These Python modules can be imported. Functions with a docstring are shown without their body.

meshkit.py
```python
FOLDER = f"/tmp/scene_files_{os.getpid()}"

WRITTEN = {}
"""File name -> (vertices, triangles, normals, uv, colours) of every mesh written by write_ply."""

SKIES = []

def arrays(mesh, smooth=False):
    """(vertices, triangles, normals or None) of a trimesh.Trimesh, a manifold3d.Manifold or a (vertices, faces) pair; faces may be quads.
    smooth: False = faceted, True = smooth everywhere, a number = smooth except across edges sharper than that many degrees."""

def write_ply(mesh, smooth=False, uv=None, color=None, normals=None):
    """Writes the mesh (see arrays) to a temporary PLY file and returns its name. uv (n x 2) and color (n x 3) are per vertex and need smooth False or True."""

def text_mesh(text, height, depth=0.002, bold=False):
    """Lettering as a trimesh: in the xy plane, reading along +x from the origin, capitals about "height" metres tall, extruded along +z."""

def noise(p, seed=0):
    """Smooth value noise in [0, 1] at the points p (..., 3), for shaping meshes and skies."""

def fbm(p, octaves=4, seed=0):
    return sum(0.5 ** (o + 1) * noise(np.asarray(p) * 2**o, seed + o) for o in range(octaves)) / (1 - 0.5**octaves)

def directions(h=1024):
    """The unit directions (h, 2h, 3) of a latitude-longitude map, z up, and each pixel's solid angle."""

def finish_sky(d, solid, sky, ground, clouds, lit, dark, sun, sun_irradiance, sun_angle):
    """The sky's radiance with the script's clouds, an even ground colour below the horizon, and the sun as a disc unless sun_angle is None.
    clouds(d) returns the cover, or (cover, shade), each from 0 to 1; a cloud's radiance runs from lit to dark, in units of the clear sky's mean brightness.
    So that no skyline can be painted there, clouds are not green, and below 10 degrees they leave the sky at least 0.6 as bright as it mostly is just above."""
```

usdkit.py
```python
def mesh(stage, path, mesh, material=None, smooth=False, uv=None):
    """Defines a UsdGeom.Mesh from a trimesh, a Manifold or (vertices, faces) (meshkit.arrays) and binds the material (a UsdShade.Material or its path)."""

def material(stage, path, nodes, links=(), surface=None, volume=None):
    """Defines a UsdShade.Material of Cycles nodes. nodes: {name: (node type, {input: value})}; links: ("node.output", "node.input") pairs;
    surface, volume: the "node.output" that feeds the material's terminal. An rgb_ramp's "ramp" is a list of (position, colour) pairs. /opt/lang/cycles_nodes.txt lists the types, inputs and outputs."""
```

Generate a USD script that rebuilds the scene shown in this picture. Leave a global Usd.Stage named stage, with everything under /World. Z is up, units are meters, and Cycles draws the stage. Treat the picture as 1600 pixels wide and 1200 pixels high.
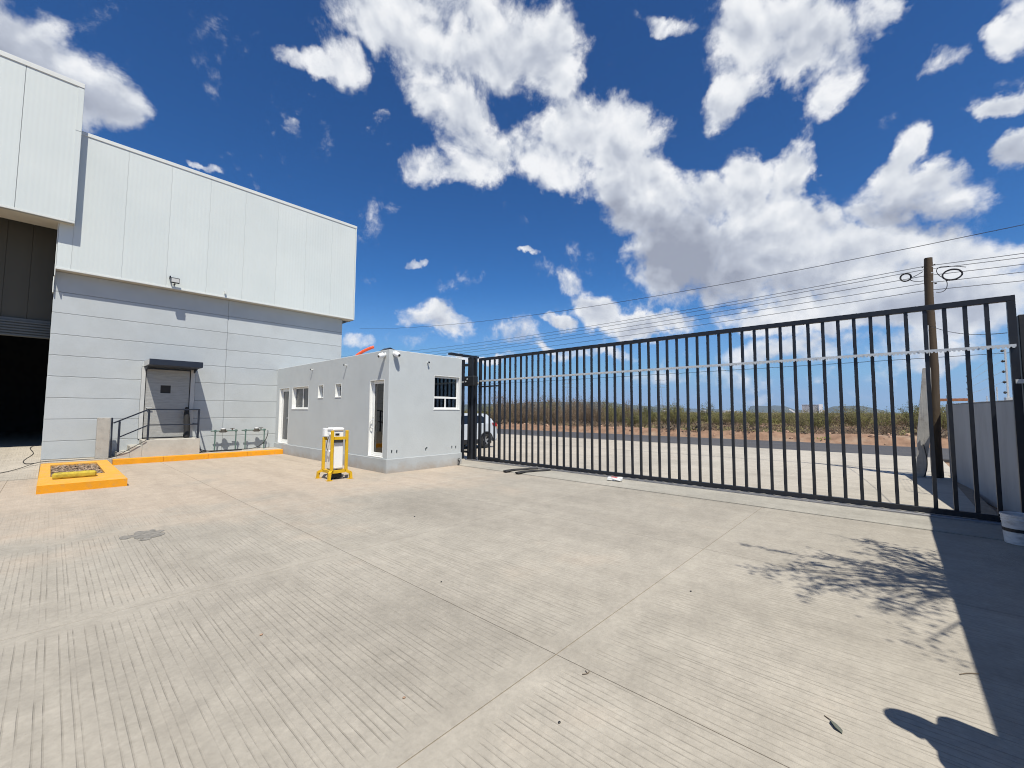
import math, random
import numpy as np, trimesh, usdkit, meshkit
import manifold3d as m3
from shapely.geometry import Polygon, box as sbox
from pxr import Usd, UsdGeom, UsdLux, UsdShade, Gf, Sdf, Vt

rng = np.random.default_rng(7)
stage = Usd.Stage.CreateInMemory()
UsdGeom.SetStageUpAxis(stage, UsdGeom.Tokens.z)
UsdGeom.SetStageMetersPerUnit(stage, 1.0)
world = UsdGeom.Xform.Define(stage, '/World')
stage.SetDefaultPrim(world.GetPrim())
UsdGeom.Scope.Define(stage, '/World/Looks')

# ------------------------------------------------------------------ camera
EYE = np.array([0, 0, 1.65])
RIGHT = np.array([0.67333, -0.73932, 0.00462]); UP = np.array([-0.05131, -0.0405, 0.99786]); FWD = np.array([0.73756, 0.67213, 0.0652])
cam = UsdGeom.Camera.Define(stage, '/World/camera')
cam.CreateHorizontalApertureAttr(36.0); cam.CreateVerticalApertureAttr(27.0)
cam.CreateFocalLengthAttr(36.0 * 654.16 / 1600)
cam.CreateClippingRangeAttr(Gf.Vec2f(0.05, 60000))
cam.AddTransformOp().Set(Gf.Matrix4d(*RIGHT, 0, *UP, 0, *(-FWD), 0, *EYE, 1))
cam.CreateExposureAttr(0.35)

# ------------------------------------------------------------------ sun and sky
LIGHT = np.array([.265, .485, -1.0]); LIGHT /= np.linalg.norm(LIGHT)
TO_SUN = -LIGHT
SKY_STRENGTH = 0.085
HAZE = 6e-5
sun = UsdLux.DistantLight.Define(stage, '/World/sun')
sun.CreateIntensityAttr(1.25); sun.CreateAngleAttr(0.5); sun.CreateNormalizeAttr(True); sun.CreateColorAttr(Gf.Vec3f(1.0, 0.945, 0.84))
zx = TO_SUN; xx = np.cross([0, 0, 1.0], zx); xx /= np.linalg.norm(xx); yx = np.cross(zx, xx)
sun.AddTransformOp().Set(Gf.Matrix4d(*xx, 0, *yx, 0, *zx, 0, 0, 0, 0, 1))

# clouds: (direction, euler angles of its own frame, half widths, weight)
CLOUDS = [(-0.0376,0.8711,0.4896,-1.041,0.247,0.185,0.1167,0.0559,1),(0.0212,0.8791,0.4762,-1.017,0.439,0.233,0.0531,0.0532,1),(0.3968,0.6136,0.6826,-0.787,0.256,-0.327,0.1261,0.0753,0.86),(0.4873,0.5435,0.6835,-0.808,0.15,-0.589,0.1399,0.0921,0.88),(0.5809,0.4605,0.6712,-0.834,0.032,-0.872,0.0946,0.0742,0.9),(0.6124,0.462,0.6415,-0.766,0.473,-0.483,0.0714,0.0662,0.95),(0.3225,0.6573,0.6811,-0.782,0.283,-0.182,0.0547,0.048,0.8),(0.3358,0.7077,0.6217,-0.885,0.189,-0.291,0.0444,0.0512,0.84),(0.2938,0.738,0.6075,-0.918,0.027,-0.358,0.0507,0.0255,0.8),(0.2455,0.7539,0.6094,-0.914,0.071,-0.26,0.0463,0.0157,0.5904),(0.5048,0.627,0.5934,-0.789,0.57,-0.186,0.13,0.0777,0.92),(0.5237,0.6795,0.5137,-1.031,0.027,-0.64,0.1,0.0419,0.86),(0.5867,0.6103,0.5322,-1.009,-0.033,-0.787,0.0872,0.0671,0.9),(0.4279,0.7215,0.5444,-0.968,0.281,-0.347,0.0585,0.0214,0.492),(0.7145,0.4259,0.555,-0.967,0.215,-0.887,0.1398,0.0692,1.1),(0.6916,0.5052,0.5162,-0.965,0.437,-0.654,0.1217,0.0622,1),(0.8056,0.3744,0.4591,-0.982,0.599,-0.775,0.1529,0.0857,1.15),(0.8611,0.2839,0.4219,-1.081,0.459,-1.02,0.087,0.0593,1),(0.9332,0.1819,0.3099,-1.235,0.349,-1.259,0.1173,0.0735,1.1),(0.9803,-0.0717,0.1843,-1.385,0.06,-1.633,0.1198,0.0472,1),(0.9717,0.1492,0.183,-1.386,0.114,-1.397,0.1601,0.0328,1),(0.8845,0.3271,0.3326,-1.158,0.594,-0.976,0.1117,0.1038,1.15),(0.9262,0.2772,0.2557,-1.25,0.623,-1.089,0.064,0.0511,1),(0.8681,0.2803,0.4098,-1.095,0.462,-1.033,0.044,0.0597,0.9),(0.8851,0.1903,0.4248,-1.107,-0.32,-1.515,0.0578,0.068,1.05),(0.9005,0.1202,0.4179,-1.125,0.251,-1.32,0.0394,0.0676,1),(0.9278,0.1368,0.347,-1.187,0.383,-1.275,0.1207,0.0696,1.1),(0.7826,0.105,0.6135,-0.834,0.419,-1.084,0.1217,0.0729,1.05),(0.7983,0.1867,0.5725,-0.91,-0.369,-1.615,0.0584,0.0515,0.9),(0.841,0.0541,0.5382,-0.845,0.626,-1.027,0.0402,0.0535,0.84),(0.683,0.2657,0.6804,-0.784,0.279,-0.93,0.0758,0.021,0.7),(0.8015,-0.005,0.5979,-0.897,-0.291,-1.802,0.0347,0.0383,0.85),(0.8519,-0.0716,0.5188,-1.016,0.171,-1.549,0.0369,0.0248,0.697),(0.8376,-0.1426,0.5273,-1.011,-0.12,-1.814,0.0319,0.034,0.9),(0.9067,-0.0381,0.42,-1.107,0.352,-1.442,0.0322,0.0464,1),(0.9202,-0.0181,0.3911,-1.145,-0.324,-1.734,0.0353,0.0422,1),(0.9342,-0.0473,0.3536,-1.181,0.372,-1.473,0.0943,0.0497,1.1),(0.9385,0.004,0.3452,-1.204,0.278,-1.461,0.0568,0.0424,1),(0.8878,-0.1338,0.4403,-1.111,-0.122,-1.781,0.0312,0.0227,0.95),(0.9163,-0.152,0.3706,-1.156,0.401,-1.565,0.0272,0.0393,1),(0.9594,0.0741,0.272,-1.283,0.294,-1.408,0.1979,0.0697,1.1),(0.958,-0.0058,0.2866,-1.271,0.242,-1.503,0.1453,0.0487,1.05),(0.9385,0.2188,0.2671,-1.298,0.138,-1.303,0.1183,0.0648,1),(0.9797,0.0505,0.1938,-1.374,0.149,-1.49,0.1853,0.0468,0.95),(0.9665,-0.0876,0.2411,-1.325,0.124,-1.63,0.0939,0.0459,1),(0.9645,0.1468,0.2197,-1.347,0.137,-1.389,0.143,0.035,0.9),(0.9828,-0.0492,0.1779,-1.389,0.168,-1.59,0.155,0.0429,0.85),(0.9892,0.0822,0.121,-1.449,0.021,-1.485,0.2771,0.0339,0.72),(0.9672,0.2433,0.0731,-1.498,0.034,-1.322,0.3122,0.0297,0.62),(0.9946,-0.046,0.0927,-1.478,-0.037,-1.62,0.1029,0.0238,0.7),(0.9903,0.1357,0.0312,-1.54,0.016,-1.434,0.2818,0.0151,0.5),(0.5389,0.7746,0.3312,-1.232,-0.075,-0.634,0.0247,0.0121,0.779),(0.7161,0.5954,0.3644,-1.198,0.011,-0.873,0.0308,0.0104,0.697),(0.5429,0.8136,0.2081,-1.351,0.296,-0.524,0.0811,0.0257,0.779),(0.6069,0.766,0.2119,-1.347,0.306,-0.602,0.0741,0.041,0.82),(0.7259,0.6622,0.1858,-1.381,0.166,-0.8,0.072,0.0568,0.82),(0.7889,0.5774,0.2102,-1.354,0.221,-0.891,0.0597,0.0186,0.779),(0.4472,0.8803,0.1586,-1.41,0.12,-0.451,0.0507,0.0249,0.697),(0.5493,0.8212,0.1549,-1.415,-0.042,-0.596,0.0545,0.0221,0.697),(0.5125,0.8431,0.163,-1.407,-0.052,-0.555,0.0354,0.0218,0.656),(0.8424,0.4893,0.2258,-1.325,0.381,-0.952,0.0722,0.0406,1),(0.8925,0.4045,0.1996,-1.37,0.059,-1.133,0.1184,0.0287,0.95),(0.7788,0.5516,0.2989,-1.18,0.67,-0.704,0.0405,0.0287,0.574),(0.6907,0.7122,0.1255,-1.445,-0.012,-0.772,0.1066,0.0152,0.8),(0.8246,0.5481,0.1401,-1.43,0.017,-0.982,0.1721,0.0181,0.7),(0.2844,0.8011,0.5267,-0.927,0.499,0.004,0.0263,0.0179,0.533),(0.1623,0.891,0.424,-1.131,0.084,-0.141,0.0313,0.0099,0.656),(0.3975,0.7187,0.5705,-0.941,0.252,-0.326,0.0248,0.0178,0.492),(0.8692,0.0898,0.4863,-0.958,0.564,-1.108,0.0131,0.0254,0.451)]
BASES = [(0.897,0.3188,0.3061,-1.19,0.602,-1.007,0.1236,0.1046,1),(0.8236,0.3984,0.4038,-1.079,0.544,-0.85,0.1223,0.0509,0.7),(-0.0309,0.8795,0.4748,-1.056,0.269,0.185,0.0923,0.0412,0.8),(0.0444,0.8902,0.4534,-1.038,0.467,0.209,0.0422,0.0401,0.6),(0.9461,-0.0463,0.3206,-1.222,0.35,-1.496,0.0875,0.0282,1),(0.9462,0.1745,0.2726,-1.286,0.25,-1.316,0.1601,0.0624,0.7),(0.9319,0.2536,0.2592,-1.296,0.302,-1.222,0.0937,0.0654,0.8),(0.9807,-0.0102,0.1952,-1.371,0.17,-1.547,0.1727,0.0499,0.6),(0.5292,0.5185,0.6717,-0.834,-0.021,-0.814,0.1429,0.0587,0.35),(0.7911,0.0978,0.6038,-0.883,0.316,-1.198,0.0887,0.045,0.35),(0.9195,-0.1521,0.3626,-1.167,0.394,-1.572,0.0301,0.0307,0.6),(0.5357,0.6331,0.5587,-0.895,0.467,-0.356,0.0741,0.0633,0.3),(0.7499,0.6428,0.1561,-1.414,0,-0.862,0.1057,0.0228,0.4)]


def sky_material():
    N = {'tc': ('texture_coordinate', {}),
         'sky': ('sky_texture', {'sky_type': 'single_scattering', 'sun_disc': False, 'sun_elevation': math.asin(TO_SUN[2]), 'sun_rotation': math.atan2(TO_SUN[0], TO_SUN[1]),
                                 'altitude': 400.0, 'air_density': 1.0, 'aerosol_density': 0.15, 'ozone_density': 2.0}),
         'hsv': ('hsv', {'hue': 0.5, 'saturation': 1.1, 'value': 1.0, 'fac': 1.0})}
    N['t0'] = ('mix', {'mix_type': 'multiply', 'fac': 1.0, 'color2': (.60 * SKY_STRENGTH, .84 * SKY_STRENGTH, 1.12 * SKY_STRENGTH)})
    N['gam'] = ('gamma', {'gamma': 1.25})
    N['tint'] = ('mix', {'mix_type': 'multiply', 'fac': 1.0, 'color2': (.70 / SKY_STRENGTH, 1.14 / SKY_STRENGTH, 1.12 / SKY_STRENGTH)})
    L = [('sky.color', 'hsv.color'), ('hsv.color', 't0.color1'), ('t0.color', 'gam.color'), ('gam.color', 'tint.color1')]
    N['cap'] = ('mix', {'mix_type': 'darken', 'fac': 1.0, 'color2': (.26 / SKY_STRENGTH, .40 / SKY_STRENGTH, .62 / SKY_STRENGTH)}); L.append(('tint.color', 'cap.color1'))
    # paler air low over the horizon
    N['hz'] = ('separate_xyz', {}); N['hm'] = ('map_range', {'range_type': 'smoothstep', 'from_min': .30, 'from_max': -.02, 'to_min': 0., 'to_max': .75, 'clamp': True})
    N['hx'] = ('mix', {'color2': (.215 / SKY_STRENGTH, .345 / SKY_STRENGTH, .56 / SKY_STRENGTH)}); L += [('tc.generated', 'hz.vector'), ('hz.z', 'hm.value'), ('hm.result', 'hx.fac'), ('cap.color', 'hx.color1')]
    D = 'tc.generated'
    # domain warp so the outlines billow
    N['wn'] = ('noise_texture', {'scale': 9.0, 'detail': 5.0, 'roughness': 0.6}); L.append((D, 'wn.vector'))
    N['ws'] = ('vector_math', {'math_type': 'subtract', 'vector2': (.5, .5, .5)}); L.append(('wn.color', 'ws.vector1'))
    N['wm'] = ('vector_math', {'math_type': 'scale', 'scale': 0.11}); L.append(('ws.vector', 'wm.vector1'))
    N['wd'] = ('vector_math', {'math_type': 'add'}); L += [(D, 'wd.vector1'), ('wm.vector', 'wd.vector2')]

    def field(tag, blobs, soft):
        prev = None
        for i, (x, y, z, ax, ay, az, sx, sy, w) in enumerate(blobs):
            a = f'{tag}{i:02d}'
            N[a + 'm'] = ('mapping', {'mapping_type': 'texture', 'location': (x, y, z), 'rotation': (ax, ay, az), 'scale': (sx, sy, 0.6)}); L.append(('wd.vector', a + 'm.vector'))
            N[a + 'n'] = ('vector_math', {'math_type': 'length'}); L.append((a + 'm.vector', a + 'n.vector1'))
            N[a + 'p'] = ('map_range', {'range_type': 'smoothstep', 'from_min': soft, 'from_max': 0.35, 'to_min': 0.0, 'to_max': w, 'clamp': True}); L.append((a + 'n.value', a + 'p.value'))
            if prev:
                N[a + 'q'] = ('math', {'math_type': 'smoothmax', 'value3': 0.25}); L.extend([(prev, a + 'q.value1'), (a + 'p.result', a + 'q.value2')]); prev = a + 'q.value'
            else:
                prev = a + 'p.result'
        return prev
    cl = field('c', CLOUDS, 1.55)
    gr = field('g', BASES, 1.5)
    # the rest of the sky: the same broken cumulus
    N['on'] = ('noise_texture', {'scale': 2.3, 'detail': 3.0, 'roughness': 0.5}); L.append((D, 'on.vector'))
    N['oc'] = ('map_range', {'from_min': .56, 'from_max': .68, 'to_min': 0.0, 'to_max': 1.0, 'clamp': True}); L.append(('on.fac', 'oc.value'))
    N['od'] = ('vector_math', {'math_type': 'dot_product', 'vector2': tuple(FWD)}); L.append((D, 'od.vector1'))
    N['ow'] = ('map_range', {'range_type': 'smoothstep', 'from_min': .50, 'from_max': .30, 'to_min': 0.0, 'to_max': 1.0, 'clamp': True}); L.append(('od.value', 'ow.value'))
    N['om'] = ('math', {'math_type': 'multiply'}); L += [('oc.result', 'om.value1'), ('ow.result', 'om.value2')]
    N['cf'] = ('math', {'math_type': 'maximum'}); L += [(cl, 'cf.value1'), ('om.value', 'cf.value2')]
    # billowing edges: cauliflower puffs and finer wisps
    N['f1'] = ('noise_texture', {'scale': 8.0, 'detail': 10.0, 'roughness': 0.66, 'distortion': 0.25}); L.append((D, 'f1.vector'))
    N['fo'] = ('vector_math', {'math_type': 'add', 'vector2': (-0.008, -0.008, 0.024)}); L.append((D, 'fo.vector1'))
    N['f3'] = ('noise_texture', {'scale': 8.0, 'detail': 3.0, 'roughness': 0.6, 'distortion': 0.25}); L.append((D, 'f3.vector'))
    N['f2'] = ('noise_texture', {'scale': 8.0, 'detail': 3.0, 'roughness': 0.6, 'distortion': 0.25}); L.append(('fo.vector', 'f2.vector'))
    N['v1'] = ('voronoi_texture', {'feature': 'f1', 'scale': 15.0, 'detail': 2.0, 'roughness': 0.55, 'lacunarity': 2.2, 'use_normalize': True}); L.append(('wd.vector', 'v1.vector'))
    N['vo'] = ('vector_math', {'math_type': 'add', 'vector2': (-0.007, -0.007, 0.018)}); L.append(('wd.vector', 'vo.vector1'))
    N['v2'] = ('voronoi_texture', {'feature': 'f1', 'scale': 15.0, 'detail': 1.0, 'roughness': 0.55, 'lacunarity': 2.2, 'use_normalize': True}); L.append(('vo.vector', 'v2.vector'))
    N['fs'] = ('map_range', {'from_min': .3, 'from_max': .7, 'to_min': -.60, 'to_max': .60}); L.append(('f1.fac', 'fs.value'))
    N['vs'] = ('map_range', {'from_min': .10, 'from_max': .55, 'to_min': .26, 'to_max': -.26}); L.append(('v1.distance', 'vs.value'))
    N['co'] = ('math', {'math_type': 'multiply_add', 'value2': 1.64, 'value3': -0.54}); L.append(('cf.value', 'co.value1'))
    N['d1'] = ('math', {'math_type': 'add'}); L += [('co.value', 'd1.value1'), ('fs.result', 'd1.value2')]
    N['dn'] = ('math', {'math_type': 'add'}); L += [('d1.value', 'dn.value1'), ('vs.result', 'dn.value2')]
    N['al'] = ('map_range', {'range_type': 'smoothstep', 'from_min': .10, 'from_max': .98, 'to_min': 0.0, 'to_max': 1.0, 'clamp': True}); L.append(('dn.value', 'al.value'))
    # relief: tops lit, undersides grey
    N['rl'] = ('math', {'math_type': 'subtract'}); L += [('f3.fac', 'rl.value1'), ('f2.fac', 'rl.value2')]
    N['rv'] = ('math', {'math_type': 'subtract'}); L += [('v2.distance', 'rv.value1'), ('v1.distance', 'rv.value2')]
    N['ra'] = ('math', {'math_type': 'multiply_add', 'value2': .35}); L += [('rv.value', 'ra.value1'), ('rl.value', 'ra.value3')]
    N['r2'] = ('map_range', {'from_min': -.15, 'from_max': .15, 'to_min': -.34, 'to_max': .34, 'clamp': True}); L.append(('ra.value', 'r2.value'))
    N['gn'] = ('noise_texture', {'scale': 6.0, 'detail': 4.0, 'roughness': 0.55}); L.append((D, 'gn.vector'))
    N['gm'] = ('map_range', {'from_min': .3, 'from_max': .7, 'to_min': .35, 'to_max': 1.2}); L.append(('gn.fac', 'gm.value'))
    N['gg'] = ('math', {'math_type': 'multiply'}); L += [(gr, 'gg.value1'), ('gm.result', 'gg.value2')]
    N['gt'] = ('map_range', {'from_min': .8, 'from_max': 1.7, 'to_min': 0., 'to_max': .34, 'clamp': True}); L.append(('dn.value', 'gt.value'))
    N['gh'] = ('math', {'math_type': 'add'}); L += [('gg.value', 'gh.value1'), ('gt.result', 'gh.value2')]
    N['g2'] = ('math', {'math_type': 'subtract'}); L += [('gh.value', 'g2.value1'), ('r2.result', 'g2.value2')]
    N['g3'] = ('math', {'math_type': 'add', 'value2': 0.02, 'use_clamp': True}); L.append(('g2.value', 'g3.value1'))
    k = 1 / SKY_STRENGTH
    N['cc'] = ('rgb_ramp', {'ramp': [(0, (.97, .98, 1.0)), (.22, (.80, .83, .88)), (.55, (.55, .59, .68)), (1, (.36, .39, .48))]}); L.append(('g3.value', 'cc.fac'))
    N['ck'] = ('mix', {'mix_type': 'multiply', 'fac': 1.0, 'color2': (k * CLOUD,) * 3}); L.append(('cc.color', 'ck.color1'))
    N['mx'] = ('mix', {'mix_type': 'mix'}); L += [('al.result', 'mx.fac'), ('hx.color', 'mx.color1'), ('ck.color', 'mx.color2')]
    N['bg'] = ('background_shader', {'strength': SKY_STRENGTH}); L.append(('mx.color', 'bg.color'))
    return usdkit.material(stage, '/World/Looks/sky', N, L, surface='bg.background')
CLOUD = 0.74
dome = UsdLux.DomeLight.Define(stage, '/World/sky')
UsdShade.MaterialBindingAPI.Apply(dome.GetPrim()).Bind(sky_material())
dome.GetPrim().SetCustomDataByKey('kind', 'structure'); dome.GetPrim().SetCustomDataByKey('label', 'deep blue sky with broken white cumulus clouds'); dome.GetPrim().SetCustomDataByKey('category', 'sky')

# ------------------------------------------------------------------ helpers
COUNT = {}
def numbered(parent, name):
    k = (str(parent), name); n = COUNT.get(k, 0); COUNT[k] = n + 1
    return name if n == 0 else f'{name}_{n:03d}'

def tag(p, label=None, cat=None, group=None, kind=None):
    p = p.GetPrim() if hasattr(p, 'GetPrim') else p
    for k, v in (('label', label), ('category', cat), ('group', group), ('kind', kind)):
        if v: p.SetCustomDataByKey(k, v)
    return p

def thing(name, label=None, cat=None, loc=(0, 0, 0), rz=0.0, group=None, kind=None, scale=None):
    x = UsdGeom.Xform.Define(stage, f"/World/{numbered('/World', name)}")
    if any(loc): x.AddTranslateOp().Set(Gf.Vec3d(*map(float, loc)))
    if rz: x.AddRotateZOp().Set(float(rz))
    if scale: x.AddScaleOp().Set(Gf.Vec3f(*scale))
    return tag(x, label, cat, group, kind)

def part(parent, name, mesh, mat, label=None, smooth=False, kind=None):
    base = str(parent.GetPath()) if parent is not None else '/World'
    if isinstance(mesh, list): mesh = trimesh.util.concatenate(mesh)
    m = usdkit.mesh(stage, f'{base}/{numbered(base, name)}', mesh, mat, smooth)
    return tag(m, label, kind=kind)

def solo(name, mesh, mat, label=None, cat=None, group=None, kind=None, smooth=False):
    p = part(None, name, mesh, mat, smooth=smooth)
    return tag(p, label, cat, group, kind)

def copy_of(src, loc, rz=0.0, label=None, scale=None, group=None):
    was = src.GetCustomData()
    x = UsdGeom.Xform.Define(stage, f"/World/{numbered('/World', src.GetName())}")
    p = x.GetPrim(); p.GetReferences().AddInternalReference(src.GetPath())
    x.ClearXformOpOrder()
    x.AddTranslateOp(opSuffix='c').Set(Gf.Vec3d(*map(float, loc)))
    x.AddRotateZOp(opSuffix='c').Set(float(rz))
    x.AddScaleOp(opSuffix='c').Set(Gf.Vec3f(*(scale or (1, 1, 1))))
    p.SetInstanceable(True)
    return tag(p, label or was.get('label'), was.get('category'), group or was.get('group'))

def box(x0, x1, y0, y1, z0, z1, c=0.0):
    if c <= 0: return trimesh.creation.box(bounds=[[x0, y0, z0], [x1, y1, z1]])
    P = []
    for sx, ax in ((1, x0), (-1, x1)):
        for sy, ay in ((1, y0), (-1, y1)):
            for sz, az in ((1, z0), (-1, z1)):
                P += [(ax, ay + sy * c, az + sz * c), (ax + sx * c, ay, az + sz * c), (ax + sx * c, ay + sy * c, az)]
    return trimesh.convex.convex_hull(np.array(P))

def bar(p0, p1, w, h=None, up=(0, 0, 1), c=0.0):
    """A box of section w x h from p0 to p1."""
    p0, p1 = np.array(p0, float), np.array(p1, float); h = h or w
    d = p1 - p0; l = np.linalg.norm(d); d /= l
    u = np.array(up, float)
    if abs(d @ u) > .95: u = np.array([1., 0, 0])
    s = np.cross(u, d); s /= np.linalg.norm(s); u = np.cross(d, s)
    b = box(0, l, -w / 2, w / 2, -h / 2, h / 2, c)
    M = np.eye(4); M[:3, 0], M[:3, 1], M[:3, 2], M[:3, 3] = d, s, u, p0
    b.apply_transform(M); return b

def tube(pts, r, n=8, cap=True):
    p = np.asarray(pts, float); k = len(p)
    r = np.broadcast_to(r, (k,)).astype(float)
    t = np.gradient(p, axis=0); t /= np.linalg.norm(t, axis=1, keepdims=True) + 1e-12
    a = np.zeros_like(p); ref = np.array([0, 0, 1.]) if abs(t[0, 2]) < .9 else np.array([1., 0, 0])
    for i in range(k):
        ref = ref - t[i] * (ref @ t[i]); ref /= np.linalg.norm(ref) + 1e-12; a[i] = ref
    b = np.cross(t, a); ang = np.arange(n) * 2 * np.pi / n
    v = (p[:, None] + r[:, None, None] * (np.cos(ang)[None, :, None] * a[:, None] + np.sin(ang)[None, :, None] * b[:, None])).reshape(-1, 3)
    f = []
    for i in range(k - 1):
        for j in range(n):
            q = (i * n + j, i * n + (j + 1) % n, (i + 1) * n + (j + 1) % n, (i + 1) * n + j)
            f += [(q[0], q[1], q[2]), (q[0], q[2], q[3])]
    if cap:
        v = np.vstack([v, p[:1], p[-1:]])
        for j in range(n): f += [(len(v) - 2, (j + 1) % n, j), (len(v) - 1, (k - 1) * n + j, (k - 1) * n + (j + 1) % n)]
    m = trimesh.Trimesh(v, f, process=False)
    return m

def cyl(p0, p1, r, n=16, r2=None): return tube([p0, p1], [r, r if r2 is None else r2], n)

def curve(pts, n=24):
    """A smooth line through points."""
    from scipy.interpolate import CubicSpline
    p = np.asarray(pts, float); s = np.r_[0, np.cumsum(np.linalg.norm(np.diff(p, axis=0), axis=1))]
    return CubicSpline(s, p)(np.linspace(0, s[-1], n))

def lathe(prof, n=24, at=(0, 0, 0)):
    m = trimesh.creation.revolve(np.array(prof, float), sections=n); m.apply_translation(at); return m

def prism(poly, depth, axis='y', at=0.0):
    """Extrudes a polygon. axis y: polygon in (x, z), from y=at to at+depth; axis x: polygon in (y, z)."""
    poly = poly if isinstance(poly, Polygon) else Polygon(poly)
    m = trimesh.creation.extrude_polygon(poly, depth)
    v = np.array(m.vertices)
    if axis == 'y': v = np.c_[v[:, 0], at + depth - v[:, 2], v[:, 1]]
    elif axis == 'x': v = np.c_[at + v[:, 2], v[:, 0], v[:, 1]]
    else: v = v + [0, 0, at]
    out = trimesh.Trimesh(v, m.faces, process=False)
    return out

def man(m):
    return m3.Manifold(m3.Mesh(np.asarray(m.vertices, np.float32), np.asarray(m.faces, np.uint32)))
def unman(M):
    q = M.to_mesh(); return trimesh.Trimesh(q.vert_properties[:, :3], q.tri_verts, process=False)
def cut(a, *bs):
    A = man(a)
    for b in bs: A = A - man(b)
    return unman(A)

# ------------------------------------------------------------------ materials
def mat(name, col, rough=.6, var=.12, scale=3.0, metal=0.0, bump=0.0, bscale=60.0, dirt=None, dirt_scale=1.2, dirt_amt=.5, spec=.5, rnd=0.0, stretch=(1, 1, 1), extra=None):
    """A surface of one colour with soft tone variation, dirt patches and fine relief, placed in the thing's own space."""
    c = np.array(col, float)
    N = {'tc': ('texture_coordinate', {}), 'geo': ('geometry', {}),
         'mp': ('mapping', {'mapping_type': 'point', 'scale': stretch}),
         'n1': ('noise_texture', {'scale': scale, 'detail': 6.0, 'roughness': .6}),
         'rp': ('rgb_ramp', {'ramp': [(.25, tuple(c * (1 - var))), (.5, tuple(c)), (.75, tuple(np.minimum(c * (1 + var), .95)))]}),
         'p': ('principled_bsdf', {'roughness': rough, 'metallic': metal, 'specular_ior_level': spec})}
    L = [('geo.position', 'mp.vector'), ('mp.vector', 'n1.vector'), ('n1.fac', 'rp.fac')]
    out = 'rp.color'
    if dirt is not None:
        N['n2'] = ('noise_texture', {'scale': dirt_scale, 'detail': 7.0, 'roughness': .68}); L.append(('mp.vector', 'n2.vector'))
        N['dm'] = ('map_range', {'from_min': .52, 'from_max': .72, 'to_min': 0., 'to_max': dirt_amt, 'clamp': True}); L.append(('n2.fac', 'dm.value'))
        N['dx'] = ('mix', {'mix_type': 'mix', 'color2': tuple(dirt)}); L += [('dm.result', 'dx.fac'), (out, 'dx.color1')]; out = 'dx.color'
    if rnd:
        N['oi'] = ('object_info', {})
        N['or'] = ('map_range', {'from_min': 0., 'from_max': 1., 'to_min': 1 - rnd, 'to_max': 1 + rnd}); L.append(('oi.random', 'or.value'))
        N['om'] = ('hsv', {'hue': .5, 'saturation': 1., 'fac': 1.}); L += [('or.result', 'om.value'), (out, 'om.color')]; out = 'om.color'
    L.append((out, 'p.base_color'))
    if bump:
        N['nb'] = ('noise_texture', {'scale': bscale, 'detail': 4.0, 'roughness': .6}); L.append(('geo.position', 'nb.vector'))
        N['b'] = ('bump', {'strength': bump, 'distance': .01}); L += [('nb.fac', 'b.height'), ('b.normal', 'p.normal')]
    return usdkit.material(stage, '/World/Looks/' + name, N, L, surface='p.BSDF')

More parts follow.
